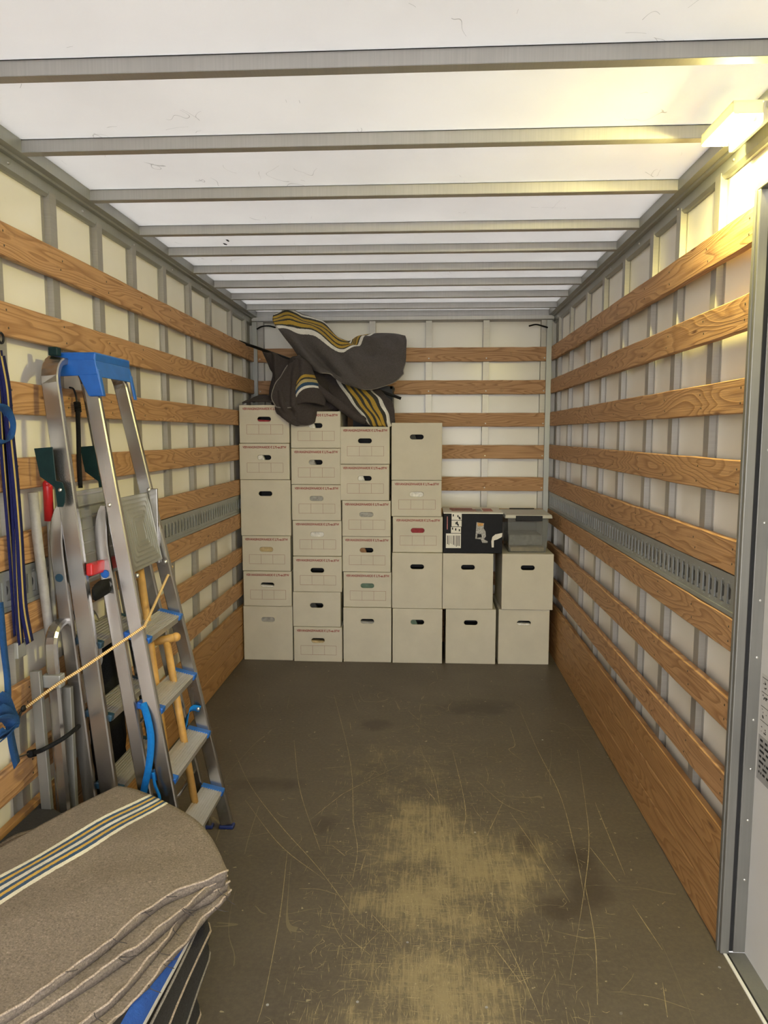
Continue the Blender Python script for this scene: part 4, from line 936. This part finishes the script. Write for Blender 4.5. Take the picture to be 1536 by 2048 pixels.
# --- ladder behind it with dark green brackets
LB = tag(empty('step_ladder', (-1.08, 2.6, 0)), 'aluminium step ladder with dark green brackets nearest the left wall', 'ladder', 'folded step ladders on the left wall')
bxf = lambda z: -1.052-0.125*z; byn = lambda z: 2.38+0.05*z; byf = lambda z: 2.86-0.05*z
MB().sweep(hoop_path(bxf, byn, byf, 1.925, 0.02, 0.085), stile_prof(0.060, 0.026), (1, 0, -0.155)).build('stile_hoop', M['alu_ladder'], LB)
for z in (0.965, 0.705, 0.445, 0.19):
    zz = z-0.03; fx = bxf(zz)+0.036
    step(LB, (fx, byn(zz)+0.012, zz), (fx, byf(zz)-0.010, zz), 0.120 if z > 0.9 else 0.09, 0.20, M['navy_cap'], cap_len=0.028)
for P in ((bxf(0.01), byn(0), 0.0), (bxf(0.01), byf(0), 0.0)):
    MB().box(P[0]-0.04, P[0]+0.04, P[1]-0.02, P[1]+0.02, 0.0, 0.035).build('foot', M['navy_cap'], LB, bevel=0.005)
brx = lambda z: bxf(z)-0.062-0.010*(1.4-z)
for yfn in (byn, byf):
    P = [(brx(z), yfn(z), z) for z in np.linspace(0.012, 1.24, 8)] + [(brx(z)+dx, yfn(z), z) for z, dx in ((1.29, .002), (1.33, .008), (1.37, .017), (1.40, .026), (1.42, .034))]
    MB().sweep(P, stile_prof(0.046, 0.022), (1, 0, -0.155), scl=[1]*9+[1, .9, .7, .4]).build('rear_leg', M['alu_ladder'], LB)
    MB().box(P[0][0]-0.03, P[0][0]+0.03, P[0][1]-0.016, P[0][1]+0.016, 0.0, 0.03).build('foot', M['navy_cap'], LB, bevel=0.004)
MB().tube([(brx(1.17), byn(1.17)-0.0075, 1.17), (brx(1.17), byn(1.17)-0.012, 1.17)], 0.0145, 16).build('dark_plug', M['navy_cap'], LB)
def bracket(yv):
    """flat hook plate beside the stile: wide blade on top, cranked tail below"""
    pts = [(68,897),(104,894),(111,962),(124,965),(130,985),(129,1005),(125,1014),(115,1014),(110,975),(80,953)]
    w = [atY(a, b, 2.405) for a, b in pts]; n = len(w); t = 0.006
    mb = MB(); mb.v = [(p.x, yv, p.z) for p in w] + [(p.x, yv+t, p.z) for p in w]
    mb.f = [tuple(range(n)), tuple(range(2*n-1, n-1, -1))] + [(j, (j+1) % n, n+(j+1) % n, n+j) for j in range(n)]
    return mb.build('bracket', M['green'], LB)
bracket(2.405); bracket(2.735)
MB().ball(tuple(atY(120, 980, 2.404)), 0.007, 10, 6, (1, 0.5, 1)).build('rivet', M['steel_rivet'], LB, True)
MB().box(bxf(1.93)-0.018, bxf(1.93)+0.016, 2.515, 2.545, 1.938, 1.968).build('hook', M['green'], LB, bevel=0.004)
# ribbed platform folded upright
pr = empty('platform', (0, 0, 0)); pr.parent = LB; pr.location = Vector((bxf(1.3), 2.65, 1.3))-Vector(LB.location)
qx = lambda z, o: bxf(z)+0.01+o
y0p, y1p, zp0, zp1 = byn(1.3)+0.03, byf(1.3)-0.03, 1.14, 1.465
MB().hexa([(qx(zp0, -.01), y0p, zp0), (qx(zp0, 0), y0p, zp0), (qx(zp0, 0), y1p, zp0), (qx(zp0, -.01), y1p, zp0), (qx(zp1, -.01), y0p, zp1), (qx(zp1, 0), y0p, zp1), (qx(zp1, 0), y1p, zp1), (qx(zp1, -.01), y1p, zp1)]).build('platform_plate', M['alu_plate'], pr, bevel=0.003)
mb = MB()
for k in range(8):
    z = 1.452-k*0.042; mb.hexa([(qx(z, -.001), y0p+.006, z-.003), (qx(z, .005), y0p+.006, z-.003), (qx(z, .005), y1p-.006, z-.003), (qx(z, -.001), y1p-.006, z-.003), (qx(z, -.001), y0p+.006, z+.003), (qx(z, .005), y0p+.006, z+.003), (qx(z, .005), y1p-.006, z+.003), (qx(z, -.001), y1p-.006, z+.003)])
mb.build('ribs', M['steel_rivet'], pr)['kind'] = 'stuff'

# --- folded tubular frame low on the left
TF = tag(empty('folding_trestle', (-1.27, 2.4, 0)), 'low folded aluminium trestle with rounded top beside the black elastic', 'trestle')
tx = lambda z: -1.192-0.066*z; ty0 = lambda z: 2.285+0.055*z; ty1 = lambda z: 2.66
MB().sweep(hoop_path(tx, ty0, ty1, 1.015, 0.02, 0.075), stile_prof(0.042, 0.024, 0.008), (1, 0, -0.06)).build('hoop', M['alu_ladder'], TF)
mb = MB(); box_on_line(mb, (tx(0.0)-0.048, 2.262, 0.0), (tx(0.88)-0.042, 2.300, 0.88), (1, 0, 0), 0.017, 0.010); mb.build('flat_bar', M['alu_door'], TF, bevel=0.002)
mb = MB(); box_on_line(mb, (tx(0.0)-0.010, 2.33, 0.0), (tx(0.80)+0.02, 2.375, 0.80), (1, 0, 0), 0.016, 0.010); mb.build('flat_bar', M['alu_door'], TF, bevel=0.002)
MB().box(tx(.85)-0.032, tx(.85)+0.032, ty0(.85)-0.02, ty0(.85)+0.016, 0.815, 0.86).build('clamp', M['alu_rail'], TF, bevel=0.004)
MB().box(tx(.2)-0.02, tx(.2)+0.02, 2.32, 2.64, 0.18, 0.21).build('cross_bar', M['alu_post'], TF, bevel=0.003)

# --- poles and tools behind the ladders
o = MB().tube([atX(66, 985, -1.320), atX(75, 1080, -1.318), atX(104, 1300, -1.315), (-1.30, 2.44, 0.012)], 0.0165, 14).build('grey_pole', M['grey_tube'], None, True); tag(o, 'round grey pole leaning on the wall left of the ladders', 'pole')
rp = tag(empty('red_handled_pole', (-1.31, 2.46, 0)), 'slim pole with red rounded grip behind the green bracket', 'pole')
a = atX(95, 968, -1.320)
MB().tube([(a.x, a.y, a.z-0.13), (a.x, a.y, a.z-0.01), (a.x, a.y, a.z)], 0.016, 14).ball((a.x, a.y, a.z), 0.016, 12, 8).build('grip', M['red'], rp, True)
MB().tube([(a.x, a.y, 0.012), (a.x, a.y, a.z-0.13)], 0.009, 10).build('shaft', M['grey_tube'], rp, True)
# clear sleeve with red base, hung between the two ladders
cs = tag(empty('clear_sleeve', tuple(atX(205, 1150, -1.15))), 'clear plastic sleeve with red base between the two ladders', 'plastic sleeve')
a, b_ = atX(172, 1020, -1.175), atX(184, 1130, -1.15)
MB().tube([(a.x, a.y, a.z), (b_.x, b_.y, b_.z)], 0.018, 12).build('sleeve', M['film'], cs, True)
c0, c1 = atX(178, 1140, -1.15), atX(234, 1122, -1.15)
MB().hexa([(c0.x-.012, c0.y, c0.z-.022), (c0.x+.012, c0.y, c0.z-.022), (c1.x+.012, c1.y, c1.z-.022), (c1.x-.012, c1.y, c1.z-.022), (c0.x-.012, c0.y, c0.z+.022), (c0.x+.012, c0.y, c0.z+.022), (c1.x+.012, c1.y, c1.z+.022), (c1.x-.012, c1.y, c1.z+.022)]).build('red_base', M['red'], cs, bevel=0.006)
o, G = sheet('black_pouch', [[atX(183,1180,-1.13), atX(198,1166,-1.13), atX(212,1160,-1.13)], [atX(184,1190,-1.12), atX(200,1177,-1.115), atX(214,1171,-1.12)], [atX(185,1199,-1.13), atX(201,1190,-1.13), atX(215,1182,-1.13)]], 14, 12, M['black_cord'], None, 0.012)
tag(o, 'small black pouch lying on the top step of the rear ladder', 'pouch')
bb = MB(); rb_ = random.Random(4); bb.ball((-1.235, 2.70, 0.455), 0.1, 16, 14, (0.55, 0.95, 4.5))
bb.v = [(x+rb_.uniform(-.008, .008), y+rb_.uniform(-.012, .012), max(0.002, z+rb_.uniform(-.01, .01))) for x, y, z in bb.v]
o = bb.build('black_bag', M['black_cord'], None, True); tag(o, 'limp black bag wedged upright behind the rear step ladder', 'bag')
# spade with wooden T handle
tl = tag(empty('wooden_spade', (-0.93, 2.86, 0)), 'wooden tool with T-shaped yellow handle behind the blue-stepped ladder', 'spade')
zt = 0.815; Yt = 2.74
h0, h1 = atY(313, 1283, Yt), atY(352, 1274, Yt+0.02); hc = (h0+h1)/2
MB().tube([h0, hc, h1], 0.0165, 12).ball(tuple(h0), 0.0165, 12, 8).ball(tuple(h1), 0.0185, 12, 8).build('grip', M['handle_wood'], tl, True)
b0 = Vector((-0.905, Yt, 0.16))
MB().tube([hc, lerp(hc, b0, 0.5), b0], 0.0145, 12).build('shaft', M['handle_wood'], tl, True)
mb = MB(); mb.hexa([(b0.x-.004, b0.y-.07, 0.0), (b0.x+.02, b0.y-.06, 0.0), (b0.x+.02, b0.y+.06, 0.0), (b0.x-.004, b0.y+.07, 0.0), (b0.x-.006, b0.y-.06, 0.17), (b0.x+.01, b0.y-.06, 0.19), (b0.x+.01, b0.y+.06, 0.19), (b0.x-.006, b0.y+.06, 0.17)])
mb.build('blade', M['alu_rail'], tl, bevel=0.003)
a, b_ = atY(277, 1120, 2.70), atY(312, 1372, 2.70)
dr = (b_-a)/(b_.z-a.z); e0 = a+dr*(0.012-a.z)
o = MB().tube([a, b_, e0], 0.0155, 12).build('wooden_pole', M['handle_wood'], None, True); tag(o, 'long bare wooden pole between the two step ladders', 'pole')
o = MB().hexa([(-0.98, 2.80, 0.0), (-0.93, 2.80, 0.0), (-0.93, 2.86, 0.0), (-0.98, 2.86, 0.0), (-0.92, 2.80, 0.13), (-0.895, 2.80, 0.125), (-0.895, 2.86, 0.125), (-0.92, 2.86, 0.13)]).build('wooden_wedge', M['handle_wood'], None, bevel=0.003); tag(o, 'short piece of wood near the foot of the blue-stepped ladder', 'wood offcut')

# --- cords and straps
R1 = [atX(48, 1418, -1.325), atX(110, 1372, -1.22), atX(160, 1340, -1.14), atX(225, 1296, -1.06), atY(284, 1256, 2.445), atY(291, 1248, 2.47), atY(316, 1194, 2.70), atY(344, 1133, 2.93)]
rope = tag(empty('tie_cord', tuple(R1[0])), 'orange and yellow braided cord tied across the ladders', 'cord')
MB().tube(spline([tuple(p) for p in R1], 60), 0.0052, 8).build('braid', M['rope'], rope, True)
hk = [atX(49, 1418, -1.323), atX(42, 1424, -1.325), atX(38, 1434, -1.327), atX(34, 1442, -1.33), atX(26, 1447, -1.33)]
MB().tube(spline([tuple(p) for p in hk], 16), 0.0045, 8).ball(tuple(atX(47, 1417, -1.322)), 0.011, 10, 6, (0.7, 1.3, 1)).build('hook', M['black_plastic'], rope, True)
be = tag(empty('elastic_cord', tuple(atX(72, 1506, -1.32))), 'black elastic cord low on the wall around the folded trestle', 'cord')
MB().tube(spline([tuple(p) for p in (atX(68, 1506, -1.325), atY(82, 1501, 2.235), atY(100, 1492, 2.24), atY(120, 1481, 2.25), atY(140, 1467, 2.28), atY(158, 1452, 2.34))], 30), 0.0075, 10).build('elastic', M['black_cord'], be, True)
mb = MB()
for k in range(6): p = atX(60+k*3, 1508-k*0.8, -1.325); mb.ball(tuple(p), 0.0125, 8, 6, (1, 0.5, 1.1))
mb.build('coil', M['black_cord'], be, True)
MB().tube(spline([tuple(p) for p in (atX(62, 1506, -1.325), atX(52, 1509, -1.33), atX(40, 1513, -1.335), atX(34, 1516, -1.337))], 12), 0.003, 6).build('hook', M['screw_dark'], be, True)
bv = tag(empty('elastic_cord', tuple(atX(155, 812, -1.33))), 'black elastic cord hanging upright behind the tall ladder hoops', 'cord')
MB().tube(spline([tuple(p) for p in (atX(155, 815, -1.318), atX(157, 870, -1.31), atX(158, 920, -1.305), atX(161, 976, -1.30))], 16), 0.0085, 10).build('elastic', M['black_cord'], bv, True)
mb = MB()
for k in range(5): mb.ball(tuple(atX(154+0.6*k, 806+k*4, -1.318)), 0.014, 8, 6, (1, 1.1, 0.45))
mb.build('coil', M['black_cord'], bv, True)
MB().tube(spline([tuple(p) for p in (atX(154, 808, -1.318), atX(152, 792, -1.322), atX(147, 778, -1.33), atX(139, 775, -1.336))], 14), 0.0035, 6).build('hook', M['black_plastic'], bv, True)

def ribbon(name, pts, w, mat, par, wdir=(0, 1, 0), n=40, t=0.0022):
    """flat webbing along a path, width along wdir"""
    P = [Vector(p) for p in spline([tuple(q) for q in pts], n)]; W = Vector(wdir).normalized(); ro = origin(par); V = []; 
    for i, p in enumerate(P):
        tt = (P[min(i+1, n-1)]-P[max(i-1, 0)]).normalized(); s = (W-tt*W.dot(tt)); s = s.normalized() if s.length > 1e-4 else tt.orthogonal().normalized()
        V += [p-s*w/2-ro, p+s*w/2-ro]
    me = bpy.data.meshes.new(name); me.from_pydata([tuple(v) for v in V], [], [(2*i, 2*i+1, 2*i+3, 2*i+2) for i in range(n-1)]); me.update()
    uv = me.uv_layers.new(name='UVMap')
    for lp in me.loops: uv.data[lp.index].uv = (lp.vertex_index % 2, (lp.vertex_index//2)/(n-1))
    me.polygons.foreach_set('use_smooth', [True]*len(me.polygons))
    o = link(name, me, mat, par); m = o.modifiers.new('thickness', 'SOLIDIFY'); m.thickness = t; m.offset = 0
    return o
def wpts(l, X): return [atX(a, b, X+0.004*math.sin(i*1.7)) for i, (a, b) in enumerate(l)]
sp_ = tag(empty('lashing_straps', tuple(atX(5, 690, -1.32))), 'bundle of navy and yellow lashing straps hanging at the left edge', 'straps')
ribbon('strap', wpts([(-2,700),(8,780),(16,860),(24,960),(30,1060),(33,1150),(37,1230),(42,1288)], -1.318), 0.034, M['strap_yel'], sp_)
ribbon('strap', wpts([(2,712),(14,780),(20,860),(30,960),(38,1060),(43,1150),(48,1220),(60,1285)], -1.310), 0.032, M['strap_yel'], sp_, (0.25, 1, 0))
ribbon('strap', wpts([(-8,705),(0,800),(6,900),(14,1000),(22,1100),(28,1190),(33,1270)], -1.328), 0.034, M['strap_yel'], sp_)
ribbon('strap_loop', wpts([(-6,812),(6,815),(16,826),(23,850),(20,876),(8,886),(-6,884)], -1.302), 0.028, M['strap_blue'], sp_, (0.9, 0.2, 0.5))
p = atX(2, 676, -1.335)
MB().sweep([(p.x, p.y+0.014*math.cos(a), p.z+0.016*math.sin(a)) for a in [2*math.pi*k/16 for k in range(16)]], [(0.004*math.cos(q), 0.004*math.sin(q)) for q in [k*math.pi/3 for k in range(6)]], (1, 0, 0), True).build('ring', M['black_plastic'], sp_, True)
pa_, pb_ = atX(34, 1296, -1.33), atX(44, 1312, -1.33)
MB().box(pa_.x-0.006, pa_.x+0.010, min(pa_.y, pb_.y)-.012, max(pa_.y, pb_.y)+.012, pb_.z, pa_.z+0.02).build('buckle', M['alu_rail'], sp_, bevel=0.003)
bs = tag(empty('knotted_strap', tuple(atX(10, 1450, -1.30))), 'knotted blue strap hanging low at the left edge', 'strap')
ribbon('strap', wpts([(0,1205),(4,1250),(8,1300),(14,1350),(16,1395),(12,1425)], -1.30), 0.022, M['strap_blue'], bs, (0.4, 1, 0))
ribbon('strap', wpts([(18,1440),(22,1475),(28,1505),(34,1530)], -1.30), 0.036, M['strap_blue'], bs)
for k, (pts, w_) in enumerate(((([(-6,1392),(8,1400),(18,1424),(26,1444),(20,1464),(4,1470),(-6,1464)]), 0.040), (([(-6,1418),(6,1424),(18,1436),(24,1450),(12,1466),(-6,1478)]), 0.045), (([(-6,1440),(8,1436),(22,1440),(25,1456),(10,1476),(-6,1488)]), 0.035))):
    ribbon('knot', wpts(pts, -1.296+0.008*k), w_, M['strap_blue'], bs, (0.7, 0.4, 0.6))
ls = tag(empty('blue_strap', tuple(atY(385, 1430, 2.86))), 'bright blue strap looped around the blue-stepped ladder rails', 'strap')
ribbon('strap', [atY(400, 1418, 2.875), atY(386, 1416, 2.86), atY(376, 1428, 2.84), atY(370, 1455, 2.80), atY(358, 1485, 2.76), atY(340, 1505, 2.70)], 0.026, M['strap_bright'], ls, (0.5, 0.2, 1), 36)
ribbon('strap', [atY(286, 1406, 2.45), atY(296, 1440, 2.43), atY(302, 1480, 2.42), atY(298, 1530, 2.41), atY(290, 1570, 2.40), atY(284, 1600, 2.40)], 0.024, M['strap_bright'], ls, (1, 0.3, 0), 36)
ribbon('strap', [atY(306, 1545, 2.40), atY(310, 1570, 2.395), atY(318, 1590, 2.39), atY(320, 1606, 2.385)], 0.010, M['strap_bright'], ls, (1, 0.3, 0), 20)
pz_ = atY(396, 1418, 2.868); MB().ball(tuple(pz_), 0.008, 10, 6, (1, 0.6, 1)).build('rivet', M['steel_rivet'], ls, True)

# ================================================================== FOLDED BLANKETS IN THE FOREGROUND
def zgrid(rows): return [[atZ(a, b, z) for a, b, z in r] for r in rows]
# dark blankets below, each a rounded slab with its own edge
def slab(name, outline, z0, t, mat, par, r, top_drop=0.0):
    """soft folded slab over a plan outline; UV x runs up its side, 0 on the flat faces"""
    n = len(outline); C_ = sum((Vector((x, y, 0)) for x, y in outline), Vector())/n; V = []; K = 9
    P = [Vector((x, y, 0)) for x, y in outline]
    N = []
    for i in range(n):
        d = P[(i+1) % n]-P[i-1]; q = Vector((d.y, -d.x, 0)).normalized()
        if q.dot(P[i]-C_) < 0: q = -q
        N.append(q)
    for q in range(K):
        a = math.pi*q/(K-1); off = -r*(1-math.sin(a)); z = z0+t/2-t/2*math.cos(a)
        for i in range(n): V.append(P[i]+N[i]*off+Vector((0, 0, z)))
    Fc = [(q*n+i, q*n+(i+1) % n, (q+1)*n+(i+1) % n, (q+1)*n+i) for q in range(K-1) for i in range(n)]
    Fc += [tuple(reversed(range(n))), tuple((K-1)*n+i for i in range(n))]
    ro = origin(par); me = bpy.data.meshes.new(name); me.from_pydata([tuple(v-ro) for v in V], [], Fc); me.update()
    bm = bmesh.new(); bm.from_mesh(me); bmesh.ops.recalc_face_normals(bm, faces=bm.faces); bm.to_mesh(me); bm.free()
    uv = me.uv_layers.new(name='UVMap')
    for p in me.polygons:
        for li in p.loop_indices: uv.data[li].uv = (0.0 if len(p.vertices) > 4 or me.vertices[me.loops[li].vertex_index].co.x+ro.x < -0.68 else (me.vertices[me.loops[li].vertex_index].co.z+ro.z-z0)/t, 0)
    me.polygons.foreach_set('use_smooth', [len(p.vertices) <= 4 for p in me.polygons])
    return link(name, me, mat, par)
lay = [(0.0, 0.118, -0.622, 1.90), (0.119, 0.116, -0.598, 1.95), (0.236, 0.094, -0.590, 1.92), (0.331, 0.080, -0.604, 1.93)]
names = ['lowest', 'second lowest', 'second highest', 'uppermost']
for k, (z0, t, ex, yc) in enumerate(lay):
    what = 'charcoal folded blanket with blue and white striped edge' if k == 3 else 'plain charcoal folded blanket'
    rt = tag(empty('dark_folded_blanket', (-0.95, 1.55, z0)), f'{what}, {names[k]} in the dark pile', 'blanket', 'dark folded blankets in the foreground')
    ys = list(np.linspace(0.75, yc-0.05, 14)); out = [(ex+0.007*math.sin(y*8+k*2.1)-0.012*max(0, 1.5-y), y) for y in ys]
    out += [(ex-0.012, yc-0.02), (ex-0.035, yc), (ex-0.075, yc+0.03)]
    xs_ = list(np.linspace(ex-0.14, -1.30, 8)); out += [(x, yc+0.03+(ex-0.075-x)*0.60) for x in xs_] + [(-1.325, yc+0.03+(ex-0.075+1.30)*0.60-0.03)]
    out += [(-1.328, y) for y in np.linspace(2.0, 0.75, 5)]
    slab('folded_cloth', out, z0, t, M['dark_stripe'] if k == 3 else M['dark'], rt, 0.03)
    MB().tube([(x+0.0005, y, z0+t*(0.5 if k < 3 else 0.2)+0.008*math.sin(y*6+k)) for x, y in out[:15]] + [(out[15][0], out[15][1], z0+t*0.5)], 0.0035, 6).build('stitched_hem', M['thread_grey' if k % 2 else 'thread'], rt, True)

# pale blankets: right edges traced on the ground plan, fanned out one under another
edges = [  # far corner first, then along the visible edge towards the camera: (px, py, z)
 [(455,1740,0.505),(395,1765,0.512),(330,1793,0.516),(265,1842,0.516),(200,1893,0.514),(120,1950,0.512),(45,2003,0.510),(-40,2062,0.508)],
 [(452,1752,0.482),(415,1775,0.485),(365,1815,0.486),(300,1870,0.486),(240,1912,0.484),(170,1962,0.482),(85,2020,0.480),(0,2080,0.478)],
 [(457,1763,0.455),(425,1787,0.456),(380,1810,0.455),(335,1868,0.452),(290,1925,0.450),(235,1985,0.448),(165,2045,0.446),(90,2110,0.444)],
 [(461,1778,0.430),(445,1800,0.428),(410,1830,0.425),(368,1882,0.424),(320,1940,0.422),(265,2000,0.420),(205,2060,0.420),(130,2130,0.420)]]
left = [(-1.27, 2.06), (-1.29, 1.95), (-1.31, 1.8), (-1.32, 1.62), (-1.325, 1.42), (-1.328, 1.2), (-1.328, 1.0), (-1.328, 0.8)]
plabels = ['pale grey blanket with cream, blue and yellow stripes on top of the foreground pile', 'plain pale grey blanket directly beneath the striped one', 'plain pale grey blanket, third down in the foreground pile', 'lowest pale grey blanket of the foreground pile, above the dark ones']
far_px = [(235,1573),(275,1580),(312,1592),(360,1620),(402,1650),(432,1690)]
for k, ed in enumerate(edges):
    rt = tag(empty('folded_blanket', (-0.8, 1.8, 0.41)), plabels[k], 'blanket', 'pale folded blankets in the foreground')
    zt = [0.512, 0.485, 0.456, 0.428][k]
    R = [atZ(a, b, z) for a, b, z in ed]
    # far rim: rounded outline of the folded end, dipping slightly
    dz = [0.0, -0.003, -0.006, -0.008][k]
    far = [atZ(a, b, zt-0.006) + Vector((0, -0.006*k, 0)) for a, b in far_px]
    rows = []
    Lf = [Vector((x, y, zt)) for x, y in left]
    far_row = [far[0]] + [far[i] for i in (1, 2, 3, 4, 5)] + [R[0]]
    # rows from far to near; each row from left edge to right edge (7 columns)
    Fl = atZ(0, 1690, zt)
    A0 = far[0]
    leftline = [A0 + (Fl-A0)*t for t in (0.0, 0.35, 0.7, 1.0)] + [Vector((-1.30, 1.66, zt)), Vector((-1.318, 1.42, zt)), Vector((-1.322, 1.2, zt)), Vector((-1.322, 1.0, zt))]
    for j in range(8):
        a, b_ = leftline[j], R[j]
        if j == 0: row = far_row
        else:
            row = []
            for i in range(7):
                s = i/6; q = a.lerp(b_, s); 
                bow = max(0.0, 1-j/3.0)
                if bow > 0:
                    base0 = leftline[0].lerp(R[0], s); q = q + (far_row[i]-base0)*bow*0.55
                q = Vector((q.x, q.y, q.z + 0.010*math.sin(math.pi*s) + (0.004*math.sin(j*1.3+i*0.9+k))*(0 if i == 6 else 1)))
                row.append(q)
        rows.append(row)
    def puv(u, v, p, L1=(atZ(290, 1588, 0.512), atZ(0, 1747, 0.520)), L2=(atZ(334, 1604, 0.514), atZ(0, 1813, 0.524))):
        def sd(L):
            d = (L[1]-L[0]); L = (Vector((L[0].x, L[0].y, 0)), L[1]); n_ = Vector((-d.y, d.x, 0)).normalized(); return (Vector((p.x, p.y, 0))-L[0]).dot(n_)
        a, b_ = sd(L1), sd(L2); den = (a-b_)
        s = a/den if abs(den) > 1e-6 else 0
        # a runs from 0 on the upper stripe edge to den on the lower one
        s += 0.02*math.sin(9*p.y+1.0)+0.015*math.sin(23*p.y)
        return (min(0.99, max(0.0, 0.29+0.30*s)), v)
    o, G = sheet('folded_cloth', rows, 60, 70, M['pale_stripe'] if k == 0 else M['pale'], rt, 0.026 if k < 3 else 0.016, 0.0035, 30+k, uvf=puv if k == 0 else None, offset=-1)
    # make sure the outer side is up
    me = o.data
    if me.polygons[200].normal.z < 0: me.flip_normals()
    hem = [Vector(G[j][-1])+Vector((0.001, 0, 0.0)) for j in range(70)]
    MB().tube([p+Vector((0.003*math.sin(i*0.37+k)+0.0012*math.sin(i*1.1), 0.0015*math.sin(i*0.7), 0.002*math.sin(i*0.5+k))) for i, p in enumerate(hem)], 0.0030, 7).build('stitched_hem', M['thread'], rt, True)
    mb = MB(); rt_r = random.Random(50+k)
    for q in range(5):
        j = rt_r.randrange(5, 62); p = Vector(G[j][-1]); L = rt_r.uniform(0.015, 0.04); ang = rt_r.uniform(-1.2, 0.6)
        mb.tube(spline([tuple(p), tuple(p+Vector((L*0.5*math.cos(ang), L*0.5*math.sin(ang), -0.002))), tuple(p+Vector((L*math.cos(ang+.5), L*math.sin(ang+.5), -0.012)))], 6), 0.0009, 5)
    mb.build('loose_threads', M['thread_dark'], rt, True)
